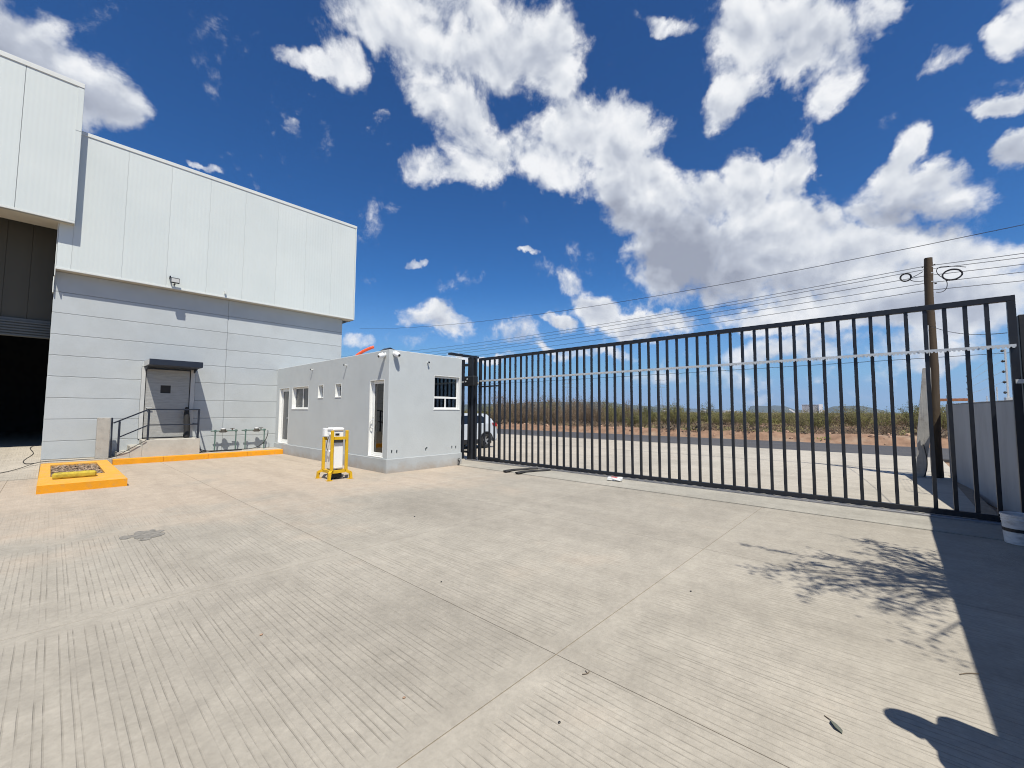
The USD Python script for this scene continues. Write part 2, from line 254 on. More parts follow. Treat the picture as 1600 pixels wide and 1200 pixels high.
M = {}
M['white_clad'] = usdkit.material(stage, '/World/Looks/white_clad', {
    'geo': ('geometry', {}), 'n1': ('noise_texture', {'scale': .8, 'detail': 5.0}), 'mp': ('mapping', {'scale': (1, 1, .04)}),
    'n2': ('noise_texture', {'scale': 5.0, 'detail': 4.0, 'roughness': .6}),
    'rp': ('rgb_ramp', {'ramp': [(.3, (.545, .59, .575)), (.7, (.58, .62, .60))]}), 'mr': ('map_range', {'from_min': .55, 'from_max': .8, 'to_min': 0., 'to_max': .16, 'clamp': True}),
    'mx': ('mix', {'color2': (.50, .51, .48)}), 'w': ('wave_texture', {'wave_type': 'bands', 'bands_direction': 'x', 'scale': 2.9}),
    'b': ('bump', {'strength': .16, 'distance': .006}), 'oi': ('object_info', {}), 'orr': ('map_range', {'to_min': .985, 'to_max': 1.015}), 'hv': ('hsv', {'hue': .5, 'saturation': 1., 'fac': 1.}),
    'p': ('principled_bsdf', {'roughness': .45, 'specular_ior_level': .35})},
    [('geo.position', 'n1.vector'), ('n1.fac', 'rp.fac'), ('geo.position', 'mp.vector'), ('mp.vector', 'n2.vector'), ('n2.fac', 'mr.value'), ('mr.result', 'mx.fac'), ('rp.color', 'mx.color1'),
     ('oi.random', 'orr.value'), ('orr.result', 'hv.value'), ('mx.color', 'hv.color'), ('hv.color', 'p.base_color'), ('geo.position', 'w.vector'), ('w.fac', 'b.height'), ('b.normal', 'p.normal')], surface='p.BSDF')
M['white_trim'] = mat('white_trim', (.60, .62, .59), .45, .05, 2.0)
M['soffit'] = mat('soffit', (.50, .46, .38), .6, .08, 3.0)
M['grey_panel'] = mat('grey_panel', (.405, .435, .445), .75, .05, 1.6, bump=.12, bscale=35, dirt=(.35, .37, .37), dirt_scale=.7, dirt_amt=.55, rnd=.025)
M['groove'] = mat('groove', (.16, .17, .175), .9)
M['booth_plaster'] = mat('booth_plaster', (.455, .485, .487), .8, .06, 2.2, bump=.22, bscale=28, dirt=(.38, .40, .40), dirt_scale=1.1, dirt_amt=.6)
M['plinth'] = mat('plinth', (.40, .425, .43), .8, .1, 3.0, bump=.3, bscale=25, dirt=(.24, .235, .22), dirt_scale=1.6, dirt_amt=.6)
M['grey_pale'] = mat('grey_pale', (.46, .47, .46), .8, .08)
M['dark_panel'] = mat('dark_panel', (.07, .066, .05), .7, .12, 2.0, stretch=(1, 1, .1))
M['seam'] = mat('seam', (.30, .31, .30), .7)
M['roll_steel'] = mat('roll_steel', (.11, .115, .11), .5, .1, 3.0, metal=.3)
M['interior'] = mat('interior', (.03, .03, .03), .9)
M['interior_floor'] = mat('interior_floor', (.3, .28, .25), .8)
M['navy_metal'] = mat('navy_metal', (.013, .018, .030), .45, .15, 5.0)
M['gate_paint'] = mat('gate_paint', (.012, .014, .019), .4, .2, 4.0, spec=.45, dirt=(.035, .034, .032), dirt_scale=6, dirt_amt=.5)
M['gate_dark'] = mat('gate_dark', (.010, .011, .013), .55, .2, 6.0, dirt=(.05, .04, .03), dirt_scale=8, dirt_amt=.4)
M['track_steel'] = mat('track_steel', (.30, .30, .31), .38, .25, 9.0, metal=.6, dirt=(.12, .09, .07), dirt_scale=9, dirt_amt=.5)
M['galv'] = mat('galv', (.60, .61, .60), .45, .12, 30.0, metal=.35)
M['white_alu'] = mat('white_alu', (.74, .75, .73), .4, .03, 5)
M['white_plastic'] = mat('white_plastic', (.74, .75, .74), .35, .03, 9)
M['black_plastic'] = mat('black_plastic', (.012, .012, .013), .4, .1, 20)
M['rubber'] = mat('rubber', (.014, .014, .015), .75, .2, 30, bump=.2, bscale=90)
M['yellow_kerb'] = mat('yellow_kerb', (.70, .285, .002), .75, .09, 4.0, bump=.2, bscale=40, dirt=(.38, .24, .10), dirt_scale=9, dirt_amt=.5)
M['yellow_top'] = mat('yellow_top', (.62, .31, .035), .7, .1, 4.0, bump=.2, bscale=40, dirt=(.40, .30, .17), dirt_scale=5, dirt_amt=.75)
M['yellow_steel'] = mat('yellow_steel', (.60, .36, .008), .42, .08, 8.0, dirt=(.35, .22, .03), dirt_scale=9, dirt_amt=.4)
M['yellow_block'] = mat('yellow_block', (.42, .32, .03), .85, .3, 14.0, bump=.6, bscale=50, dirt=(.14, .11, .03), dirt_scale=8, dirt_amt=.7)
M['soil'] = mat('soil', (.12, .085, .06), .95, .4, 20.0, bump=.8, bscale=40)
M['chips'] = mat('chips', (.26, .19, .13), .9, .35, 12.0, rnd=.3)
M['old_concrete'] = mat('old_concrete', (.36, .345, .31), .9, .15, 5.0, bump=.5, bscale=45, dirt=(.14, .12, .10), dirt_scale=2.4, dirt_amt=.75)
M['step_concrete'] = mat('step_concrete', (.42, .40, .35), .85, .1, 4.0, bump=.3, bscale=45, dirt=(.30, .27, .22), dirt_scale=2.5, dirt_amt=.5)
M['block_render'] = mat('block_render', (.28, .285, .29), .9, .15, 1.6, bump=.4, bscale=30, dirt=(.16, .16, .165), dirt_scale=1.0, dirt_amt=.65, stretch=(1, 1, .35))
M['pvc_green'] = mat('pvc_green', (.09, .15, .13), .5, .2, 15)
M['brass'] = mat('brass', (.14, .13, .11), .4, .2, 20, metal=.6)
M['orange'] = mat('orange', (.75, .10, .03), .5, .08, 8)
M['wood_pole'] = mat('wood_pole', (.056, .038, .021), .85, .35, 9.0, bump=.6, bscale=30, dirt=(.03, .02, .012), dirt_scale=5, dirt_amt=.7, stretch=(1, 1, .12))
M['rusty_wood'] = mat('rusty_wood', (.36, .15, .07), .85, .3, 14)
M['wire'] = mat('wire', (.02, .02, .022), .6)
M['asphalt'] = mat('asphalt', (.058, .058, .062), .85, .2, 1.2, bump=.4, bscale=70, dirt=(.10, .09, .08), dirt_scale=.35, dirt_amt=.5, stretch=(1, .1, 1))
M['dirt'] = mat('dirt', (.25, .16, .105), .95, .22, .35, bump=.6, bscale=6, dirt=(.42, .30, .21), dirt_scale=.12, dirt_amt=.7)
M['bank'] = mat('bank', (.215, .13, .082), .95, .4, 2.2, bump=.9, bscale=5, dirt=(.30, .23, .165), dirt_scale=.6, dirt_amt=.9)
M['rock'] = mat('rock', (.34, .22, .15), .95, .3, 3.0, bump=.6, bscale=10)
M['hill'] = mat('hill', (.055, .07, .06), .95, .35, .004, dirt=(.10, .085, .065), dirt_scale=.002)
M['car_paint'] = mat('car_paint', (.50, .54, .58), .25, .02, 3, spec=.6)
M['tyre'] = mat('tyre', (.018, .018, .018), .8)
M['alloy'] = mat('alloy', (.45, .46, .47), .35, .05, 9, metal=.7)
M['car_glass'] = mat('car_glass', (.010, .012, .014), .08, .05, 2, spec=.8)
M['red_lens'] = mat('red_lens', (.35, .012, .015), .2)
M['plastic_wrap'] = mat('plastic_wrap', (.33, .33, .315), .22, .18, 9.0, bump=1.0, bscale=13, stretch=(.35, 1, 2.2))
M['skin'] = mat('skin', (.42, .25, .17), .6); M['cloth'] = mat('cloth', (.10, .13, .2), .9); M['hair'] = mat('hair', (.02, .015, .012), .7)
M['far_white'] = mat('far_white', (.72, .73, .72), .6); M['far_grey'] = mat('far_grey', (.34, .35, .37), .6)
M['pylon'] = mat('pylon', (.2, .22, .24), .6)
M['red_paper'] = mat('red_paper', (.5, .06, .06), .6); M['stain'] = mat('stain', (.085, .08, .075), .9, .4, 14, bump=.5, bscale=60)

def splash(name, col, dust, z0, z1):
    return usdkit.material(stage, '/World/Looks/' + name, {'g': ('geometry', {}), 's': ('separate_xyz', {}), 'n': ('noise_texture', {'scale': 3.2, 'detail': 7.0, 'roughness': .7}), 'n2': ('noise_texture', {'scale': 1.4, 'detail': 5.0}),
        'rp': ('rgb_ramp', {'ramp': [(.3, tuple(np.array(col) * .90)), (.7, tuple(np.array(col) * 1.06))]}), 'm': ('map_range', {'from_min': z0, 'from_max': z1, 'to_min': .42, 'to_max': -.25}), 'a': ('math', {'math_type': 'add'}),
        'k': ('map_range', {'from_min': .55, 'from_max': .95, 'to_min': 0., 'to_max': .75, 'clamp': True}), 'x': ('mix', {'color2': dust}), 'nb': ('noise_texture', {'scale': 30., 'detail': 5.}), 'b': ('bump', {'strength': .3, 'distance': .01}), 'p': ('principled_bsdf', {'roughness': .85})},
        [('g.position', 's.vector'), ('g.position', 'n.vector'), ('g.position', 'n2.vector'), ('n2.fac', 'rp.fac'), ('s.z', 'm.value'), ('m.result', 'a.value1'), ('n.fac', 'a.value2'), ('a.value', 'k.value'), ('k.result', 'x.fac'), ('rp.color', 'x.color1'), ('x.color', 'p.base_color'), ('g.position', 'nb.vector'), ('nb.fac', 'b.height'), ('b.normal', 'p.normal')], surface='p.BSDF')
M['plinth'] = splash('plinth_splash', (.40, .425, .43), (.33, .28, .225), 0.0, .42)

def leaf_mat(name, a, b):
    return usdkit.material(stage, '/World/Looks/' + name, {
        'oi': ('object_info', {}), 'g': ('geometry', {}), 'n': ('noise_texture', {'scale': 1.7, 'detail': 3.0}), 'ad': ('math', {'math_type': 'multiply_add', 'value2': .8}),
        'rp': ('rgb_ramp', {'ramp': [(.2, a), (.9, b)]}), 'd': ('diffuse_bsdf', {}), 't': ('translucent_bsdf', {}), 'm': ('mix_closure', {'fac': .3})},
        [('g.position', 'n.vector'), ('n.fac', 'ad.value1'), ('oi.random', 'sc.value1'), ('sc.value', 'ad.value3'), ('ad.value', 'rp.fac'), ('rp.color', 'd.color'), ('rp.color', 't.color'), ('d.BSDF', 'm.closure1'), ('t.BSDF', 'm.closure2')]
        if False else [('g.position', 'n.vector'), ('n.fac', 'ad.value1'), ('oi.random', 'ad.value3'), ('ad.value', 'rp.fac'), ('rp.color', 'd.color'), ('rp.color', 't.color'), ('d.BSDF', 'm.closure1'), ('t.BSDF', 'm.closure2')], surface='m.closure')
M['leaf_green'] = leaf_mat('leaf_green', (.11, .12, .045), (.24, .235, .10))
M['leaf_olive'] = leaf_mat('leaf_olive', (.15, .145, .07), (.27, .245, .125))
M['leaf_dry'] = leaf_mat('leaf_dry', (.15, .11, .075), (.28, .215, .15))
M['stem'] = mat('stem', (.13, .10, .07), .95)

def pane(name, tint, refl=1.0, dens=.0):
    """Window glass: sees through, mirrors by angle."""
    return usdkit.material(stage, '/World/Looks/' + name, {
        'f': ('fresnel', {'IOR': 1.55}), 't': ('transparent_bsdf', {'color': tint}), 'g': ('glossy_bsdf', {'color': (refl,) * 3, 'roughness': .015}), 'm': ('mix_closure', {})},
        [('f.fac', 'm.fac'), ('t.BSDF', 'm.closure1'), ('g.BSDF', 'm.closure2')], surface='m.closure')
M['glass'] = pane('glass', (.36, .38, .38)); M['glass_dark'] = pane('glass_dark', (.16, .17, .18))
M['screen_glass'] = mat('screen_glass', (.05, .054, .058), .25, .08, 6.0)

# broomed concrete: tined grooves that run across the yard, worn away in places, dusty towards the booth
def concrete(name, base, dust, groove, dust_far):
    N = {'geo': ('geometry', {}), 'sx': ('separate_xyz', {}), 'oi': ('object_info', {}),
         'n1': ('noise_texture', {'scale': .55, 'detail': 8.0, 'roughness': .62}), 'n2': ('noise_texture', {'scale': 4.5, 'detail': 8.0, 'roughness': .7}),
         'n5': ('noise_texture', {'scale': 24.0, 'detail': 5.0, 'roughness': .7}), 'm5': ('map_range', {'from_min': .3, 'from_max': .7, 'to_min': .90, 'to_max': 1.10}), 'v5': ('hsv', {'hue': .5, 'saturation': 1., 'fac': 1.}),
         'n3': ('noise_texture', {'scale': 90.0, 'detail': 4.0, 'roughness': .7}), 'n4': ('noise_texture', {'scale': 1.1, 'detail': 6.0, 'roughness': .65}),
         'r1': ('rgb_ramp', {'ramp': [(.30, tuple(np.array(base) * .84)), (.5, base), (.70, tuple(np.array(base) * 1.10))]}),
         # dust field: grows towards the far end of the yard
         'dr': ('map_range', {'from_min': 5.5, 'from_max': 10.5, 'to_min': -.08, 'to_max': .30, 'clamp': True}),
         'da': ('math', {'math_type': 'add'}), 'dm': ('map_range', {'from_min': .50, 'from_max': .74, 'to_min': 0., 'to_max': .85 * dust_far, 'clamp': True}),
         'dx': ('mix', {'color2': dust}),
         'mp': ('mapping', {'scale': (.7, .09, 1)}), 'ns': ('noise_texture', {'scale': 3.0, 'detail': 6.0, 'roughness': .6}),
         'sm': ('map_range', {'from_min': .45, 'from_max': .75, 'to_min': .0, 'to_max': .42, 'clamp': True}), 'sd': ('mix', {'mix_type': 'multiply', 'color2': (.66, .645, .63)}),
         'mm': ('map_range', {'from_min': .35, 'from_max': .65, 'to_min': .90, 'to_max': 1.07}), 'mv': ('hsv', {'hue': .5, 'saturation': 1., 'fac': 1.}),
         'sp': ('map_range', {'from_min': .63, 'from_max': .72, 'to_min': 0., 'to_max': .6, 'clamp': True}), 'spx': ('mix', {'mix_type': 'multiply', 'color2': (.45, .43, .42)}),
         'orr': ('map_range', {'to_min': .935, 'to_max': 1.045}), 'ov': ('hsv', {'hue': .5, 'saturation': 1., 'fac': 1.}),
         'p': ('principled_bsdf', {'roughness': .86, 'specular_ior_level': .3})}
    L = [('geo.position', 'sx.vector'), ('geo.position', 'n1.vector'), ('geo.position', 'n2.vector'), ('geo.position', 'n3.vector'), ('geo.position', 'n4.vector'), ('n1.fac', 'r1.fac'),
         ('sx.y', 'dr.value'), ('n1.fac', 'da.value1'), ('dr.result', 'da.value2'), ('da.value', 'dm.value'), ('dm.result', 'dx.fac'), ('r1.color', 'dx.color1'),
         ('geo.position', 'mp.vector'), ('mp.vector', 'ns.vector'), ('ns.fac', 'sm.value'), ('sm.result', 'sd.fac'), ('dx.color', 'sd.color1'),
         ('n2.fac', 'mm.value'), ('mm.result', 'mv.value'), ('sd.color', 'mv.color'),
         ('n3.fac', 'sp.value'), ('sp.result', 'spx.fac'), ('geo.position', 'n5.vector'), ('n5.fac', 'm5.value'), ('m5.result', 'v5.value'), ('mv.color', 'v5.color'), ('v5.color', 'spx.color1'),
         ('oi.random', 'orr.value'), ('orr.result', 'ov.value'), ('spx.color', 'ov.color')]
    out = 'ov.color'
    N['b0'] = ('bump', {'strength': .25, 'distance': .004}); L.append(('n3.fac', 'b0.height'))
    if groove:
        P = .047
        N.update({'wn': ('noise_texture', {'scale': 2.2, 'detail': 4.0, 'roughness': .6}), 'wo': ('math', {'math_type': 'multiply_add', 'value2': .010, 'value3': 0.}), 'wx': ('math', {'math_type': 'add'}),
                  'gd': ('math', {'math_type': 'divide', 'value2': P}), 'gf': ('math', {'math_type': 'floor'}), 'gr': ('math', {'math_type': 'fraction'}), 'wh': ('white_noise_texture', {'dimensions': '1D'}),
                  'go': ('map_range', {'to_min': .22, 'to_max': .78}), 'gs': ('math', {'math_type': 'subtract'}), 'ga': ('math', {'math_type': 'absolute'}),
                  'gm': ('map_range', {'range_type': 'smoothstep', 'from_min': .115, 'from_max': .03, 'to_min': 0., 'to_max': 1., 'clamp': True}),
                  # wear: patches and broken runs along each groove
                  'wc': ('combine_xyz', {}), 'wy': ('math', {'math_type': 'multiply', 'value2': 2.2}), 'wi': ('math', {'math_type': 'multiply', 'value2': 7.31}), 'wz': ('noise_texture', {'scale': 1.0, 'detail': 4.0, 'roughness': .65}),
                  'w1': ('map_range', {'from_min': .40, 'from_max': .56, 'to_min': .22, 'to_max': 1., 'clamp': True}), 'w2': ('map_range', {'from_min': .36, 'from_max': .56, 'to_min': .30, 'to_max': 1., 'clamp': True}),
                  'w3': ('math', {'math_type': 'multiply'}), 'w4': ('math', {'math_type': 'multiply'}), 'w5': ('math', {'math_type': 'multiply', 'value2': .36}), 'w6': ('math', {'math_type': 'multiply'}), 'w7': ('map_range', {'from_min': 0., 'from_max': .8, 'to_min': 1., 'to_max': .25}),
                  'gx': ('mix', {'mix_type': 'multiply', 'color2': (.46, .44, .40)}), 'gi': ('math', {'math_type': 'multiply', 'value2': -1.}), 'b1': ('bump', {'strength': .7, 'distance': .006})})
        L += [('geo.position', 'wn.vector'), ('wn.fac', 'wo.value1'), ('sx.x', 'wx.value1'), ('wo.value', 'wx.value2'), ('wx.value', 'gd.value1'), ('gd.value', 'gf.value1'), ('gd.value', 'gr.value1'), ('gf.value', 'wh.w'), ('wh.value', 'go.value'),
              ('gr.value', 'gs.value1'), ('go.result', 'gs.value2'), ('gs.value', 'ga.value1'), ('ga.value', 'gm.value'),
              ('sx.y', 'wy.value1'), ('gf.value', 'wi.value1'), ('wi.value', 'wc.x'), ('wy.value', 'wc.y'), ('wc.vector', 'wz.vector'), ('wz.fac', 'w1.value'), ('n4.fac', 'w2.value'),
              ('gm.result', 'w3.value1'), ('w1.result', 'w3.value2'), ('w3.value', 'w4.value1'), ('w2.result', 'w4.value2'), ('dm.result', 'w7.value'), ('w4.value', 'w6.value1'), ('w7.result', 'w6.value2'), ('w6.value', 'w5.value1'), ('w5.value', 'gx.fac'), (out, 'gx.color1'),
              ('w6.value', 'gi.value1'), ('gi.value', 'b1.height'), ('b0.normal', 'b1.normal'), ('b1.normal', 'p.normal')]
        N.update({'ja': ('math', {'math_type': 'multiply_add', 'value2': 1 / 3.01, 'value3': -1.77 / 3.01 + 20.5}), 'jf': ('math', {'math_type': 'fraction'}), 'js': ('math', {'math_type': 'subtract', 'value2': .5}), 'jb': ('math', {'math_type': 'absolute'}),
                  'jw': ('math', {'math_type': 'multiply_add', 'value2': .05}), 'jm': ('map_range', {'range_type': 'smoothstep', 'from_min': .055, 'from_max': .10, 'to_min': 0., 'to_max': 1., 'clamp': True}), 'jx': ('math', {'math_type': 'multiply'})})
        L += [('sx.y', 'ja.value1'), ('ja.value', 'jf.value1'), ('jf.value', 'js.value1'), ('js.value', 'jb.value1'), ('n4.fac', 'jw.value1'), ('jb.value', 'jw.value3'), ('jw.value', 'jm.value'), ('w3.value', 'jx.value1'), ('jm.result', 'jx.value2')]
        L.remove(('w3.value', 'w4.value1')); L.append(('jx.value', 'w4.value1'))
        out = 'gx.color'
    else:
        L.append(('b0.normal', 'p.normal'))
    L.append((out, 'p.base_color'))
    return usdkit.material(stage, '/World/Looks/' + name, N, L, surface='p.BSDF')
M['slab'] = concrete('slab', (.338, .312, .264), (.385, .318, .250), True, .9)
M['apron'] = concrete('apron', (.40, .37, .315), (.40, .34, .27), True, .3)
M['sill'] = concrete('sill', (.325, .31, .27), (.34, .29, .23), False, .3)
M['joint'] = mat('joint', (.235, .19, .14), .95, .3, 8.0)

# ------------------------------------------------------------------ the ground
def sheet(x0, x1, y0, y1, z):
    return trimesh.Trimesh([[x0, y0, z], [x1, y0, z], [x1, y1, z], [x0, y1, z]], [[0, 1, 2], [0, 2, 3]], process=False)
solo('ground', sheet(-13000, 13000, -13000, 13000, -.16), M['dirt'], 'reddish brown desert ground running out to the horizon', 'ground', kind='structure')
yard = thing('yard_pavement', 'grooved concrete yard of large cast slabs in front of the gate', 'pavement', kind='structure')
part(yard, 'joint_bed', box(-12.7, 8.44, -1.46, 20.4, -.155, -.006), M['joint'])
XJ = [-12.6, -9.6, -6.6, -3.6, -.6, 2.4, 5.4, 8.42]; YJ = [-1.45, 1.77, 4.78, 7.79, 10.8, 13.8, 17.2, 20.3]
for i in range(len(XJ) - 1):
    for j in range(len(YJ) - 1):
        part(yard, 'slab', box(XJ[i] + .0035, XJ[i + 1] - .0035, YJ[j] + .0035, YJ[j + 1] - .0035, -.15, 0, .0015), M['slab'])
back = thing('back_pavement', 'concrete yard running on behind the viewer', 'pavement', kind='structure')
part(back, 'slab', sheet(-40, -12.72, -1.45, 40, -.004), M['sill']); part(back, 'slab', sheet(-40, -9.62, 20.4, 40, -.008), M['sill'])
# ramp up into the loading bay
rp = [(15.2, .004), (17.0, .09), (18.2, .2), (20.4, .44), (24, .48), (34, .48)]
v = []; f = []
for k, (y, z) in enumerate(rp): v += [(-12.6, y, z), (-.135, y, z)]
for k in range(len(rp) - 1): f += [(2 * k, 2 * k + 1, 2 * k + 3), (2 * k, 2 * k + 3, 2 * k + 2)]
v += [(-.135, y, -.1) for y, z in rp]
for k in range(len(rp) - 1): f += [(2 * k + 1, 12 + k, 13 + k), (2 * k + 1, 13 + k, 2 * k + 3)]
solo('bay_ramp', trimesh.Trimesh(v, f, process=False), M['apron'], 'pale concrete ramp rising into the dark loading bay', 'ramp', kind='structure')
# sill that carries the gate track
solo('gate_sill', prism([(8.42, -.1), (8.43, .012), (8.55, .030), (9.2, .036), (9.9, .03), (9.98, .0), (9.98, -.1)], 24.4, 'y', -1.46), M['sill'], 'long low concrete sill under the sliding gate', 'sill', kind='structure')
apron = thing('apron_pavement', 'pale concrete apron between the gate and the road', 'pavement', kind='structure')
part(apron, 'joint_bed', box(9.99, 22.3, -1.2, 24.0, -.155, -.008), M['joint'])
AX = [10.0, 13.1, 16.2, 19.3, 22.3]
for i in range(4):
    for j in range(8):
        y0 = -1.0 + j * 3.1
        if i >= 2 and j == 0: y0 = -1.2
        part(apron, 'slab', box(AX[i] + .003, AX[i + 1] - .003, y0 + .003, -1.0 + (j + 1) * 3.1 - .003, -.15, -.002, .0015), M['apron'])
solo('road', box(22.3, 29.1, -160, 260, -.15, -.03, .02), M['asphalt'], 'dark asphalt road passing in front of the gate', 'road', kind='structure')
# dirt bank beyond the road, and the scrubland
def bank():
    xs = np.r_[np.linspace(29.0, 34, 26), np.linspace(34.6, 75, 34)]; ys = np.linspace(-22, 62, 330)
    X, Y = np.meshgrid(xs, ys, indexing='ij'); P = np.c_[X.ravel(), Y.ravel(), np.zeros(X.size)]
    h = meshkit.fbm(P * [.8, .45, 1]) * .16 + np.abs(meshkit.fbm(P * 1.7 + 9)) * .14 + meshkit.fbm(P * .12 + 4) * .25
    edge = np.clip((P[:, 0] - 29.05) / .9, 0, 1); far = np.clip((74 - P[:, 0]) / 8, 0, 1); ends = np.clip((P[:, 1] + 22) / 6, 0, 1) * np.clip((62 - P[:, 1]) / 6, 0, 1)
    berm = .18 * np.exp(-((P[:, 0] - 30.6) / .9) ** 2) * (.6 + meshkit.fbm(P * .3 + 2))
    z = -.10 + (.12 + h * .7 + berm) * edge * far * ends + np.minimum(0, -.08 * (1 - far * ends))
    P[:, 2] = z; n = len(ys)
    f = [(i * n + j, (i + 1) * n + j, (i + 1) * n + j + 1, i * n + j + 1) for i in range(len(xs) - 1) for j in range(n - 1)]
    return P, np.array(f)
BP, BF = bank()
solo('dirt_bank', (BP, BF), M['bank'], 'uneven red dirt bank along the far side of the road', 'bank', kind='structure', smooth=True)
from scipy.interpolate import NearestNDInterpolator
_bz = NearestNDInterpolator(BP[:, :2], BP[:, 2])
def ground_z(x, y): return float(_bz(x, y)) if 29 < x < 74 and -21 < y < 61 else -.16

# ------------------------------------------------------------------ warehouse
YF, YC, YT = 18.2, 17.87, 17.6            # grey wall, upper cladding and tall cladding planes
wh = thing('warehouse', 'large warehouse with white cladding above a grey concrete panel wall', 'warehouse')
rows = [.19, .718, 1.361, 1.99, 2.623, 3.249, 3.873, 4.511, 5.14, 5.74]
DX0, DX1, DZ0, DZ1 = 1.93, 3.36, .68, 3.06     # door opening with its jambs
part(wh, 'wall_core', [box(-.12, DX0, YF + .06, YF + .3, .1, 5.9), box(DX1, 8.60, YF + .06, YF + .3, .1, 5.9), box(DX0, DX1, YF + .06, YF + .3, DZ1, 5.9), box(DX0, DX1, YF + .06, YF + .3, .1, DZ0)], M['groove'])
for a, b in zip(rows, rows[1:]):
    for x0, x1 in ((-.135, 4.255), (4.262, 8.614)):
        spans = [(x0, x1, a, b)]
        if x0 < DX0 < x1 and b > DZ0 and a < DZ1:
            spans = [(x0, DX0, a, b), (DX1, x1, a, b)]
            if a < DZ0: spans.append((DX0, DX1, a, DZ0))
            if b > DZ1: spans.append((DX0, DX1, DZ1, b))
        for s in spans:
            lo = s[2] + (.005 if s[2] == a else 0); hi = s[3] - (.005 if s[3] == b else 0)
            part(wh, 'concrete_panel', box(s[0], s[1], YF, YF + .058, lo, hi, .006), M['grey_panel'])
part(wh, 'corner_post', box(-.138, -.125, YF + .061, YF + .42, .1, 5.7), M['grey_panel'])
part(wh, 'rear_wall', [box(8.601, 8.62, YF + .06, 44, .1, 5.9), box(8.99, 9.0, YC + .05, 44, 5.72, 10.0), box(-.1, 8.98, 43.8, 44, 0, 10)], M['grey_panel'])
part(wh, 'low_roof', box(-.1, 8.97, YC + .06, 43.7, 9.5, 9.6), M['white_trim'])
# upper cladding, 1.1 m sheets
xs = [-.126, .170, 1.27, 2.37, 3.47, 4.573, 5.70, 6.80, 7.885, 8.95]
part(wh, 'cladding_core', box(-.12, 8.97, YC + .045, YC + .12, 5.80, 10.0), M['seam'])
for a, b in zip(xs, xs[1:]):
    part(wh, 'cladding_panel', box(a + .0015, b - .0015, YC, YC + .044, 5.795, 9.985, .002), M['white_clad'])
part(wh, 'coping', box(-.13, 9.01, YC - .022, YC + .34, 9.96, 10.075, .008), M['white_trim'])
part(wh, 'corner_trim', box(8.955, 9.004, YC - .012, YC + .13, 5.80, 9.958, .004), M['white_clad'])
part(wh, 'bottom_trim', box(-.135, 9.0, YC - .014, YC + .03, 5.735, 5.793, .004), M['white_trim'])
part(wh, 'soffit', box(-.13, 8.995, YC + .031, YF + .2, 5.742, 5.762), M['soffit'])
part(wh, 'side_return', box(-.15, -.131, YC + .02, 18.57, 5.55, 9.95), M['white_trim'])
part(wh, 'corner_flashing', box(-.165, -.139, YF - .09, YF + .10, 5.08, 5.55, .004), M['white_trim'])
part(wh, 'bracket', box(4.02, 4.06, YC - .09, YC - .001, 5.87, 5.98), M['white_trim'])
# tall block to the left
xt = [.165, -.967, -2.07, -3.17, -4.27, -5.37, -6.47, -7.57, -8.67]
part(wh, 'tall_core', box(-9, .13, YT + .045, YT + .12, 7.1, 11.3), M['seam'])
for b, a in zip(xt, xt[1:]):
    part(wh, 'tall_panel', box(a + .004, b - .004, YT, YT + .044, 7.17, 11.27, .003), M['white_clad'])
part(wh, 'tall_coping', box(-9, .185, YT - .025, YT + .34, 11.26, 11.40, .008), M['white_trim'])
part(wh, 'tall_corner_trim', [box(.05, .182, YT - .010, YT - .001, 7.17, 9.9, .003), box(.05, .182, YT - .010, YT - .001, 9.915, 11.255, .003), box(.166, .184, YT, 44, 7.12, 11.25)], M['white_clad'])
part(wh, 'tall_bottom_trim', box(-9, .180, YT - .014, YT + .03, 7.10, 7.165, .004), M['white_trim'])
part(wh, 'tall_soffit', box(-9, .16, YT + .031, 18.63, 7.11, 7.13), M['soffit'])
part(wh, 'tall_roof', box(-9, .16, YT + .13, 43.7, 10.9, 11.0), M['white_trim'])
# loading bay opening
LY = 19.35
for k in range(17):
    a = -.152 - k * .5
    part(wh, 'lintel_panel', box(a - .496, a, LY, LY + .04, 4.38, 7.35, .005), M['dark_panel'])
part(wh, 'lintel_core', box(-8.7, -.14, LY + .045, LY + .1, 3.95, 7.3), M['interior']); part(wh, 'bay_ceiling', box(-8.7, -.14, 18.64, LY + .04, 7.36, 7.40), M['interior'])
drum = [(LY - .08, 4.37), (LY - .08, 4.30)]
for k in range(6):
    z = 4.30 - k * .08; drum += [(LY - .11, z - .015), (LY - .11, z - .06), (LY - .08, z - .08)]
drum += [(LY + .02, 3.82), (LY + .02, 4.37)]
part(wh, 'rolling_shutter', prism(drum, 8.55, 'x', -8.7), M['roll_steel'])
part(wh, 'bay_wall', [box(-.134, -.12, 18.66, 33, .1, 7.0), box(-8.9, -8.7, YT + .2, 33, 0, 7.1), box(-8.7, -.13, 32.8, 33, 0, 7.0), box(-8.7, -.13, LY + .12, 33, 6.9, 7.0)], M['interior'])
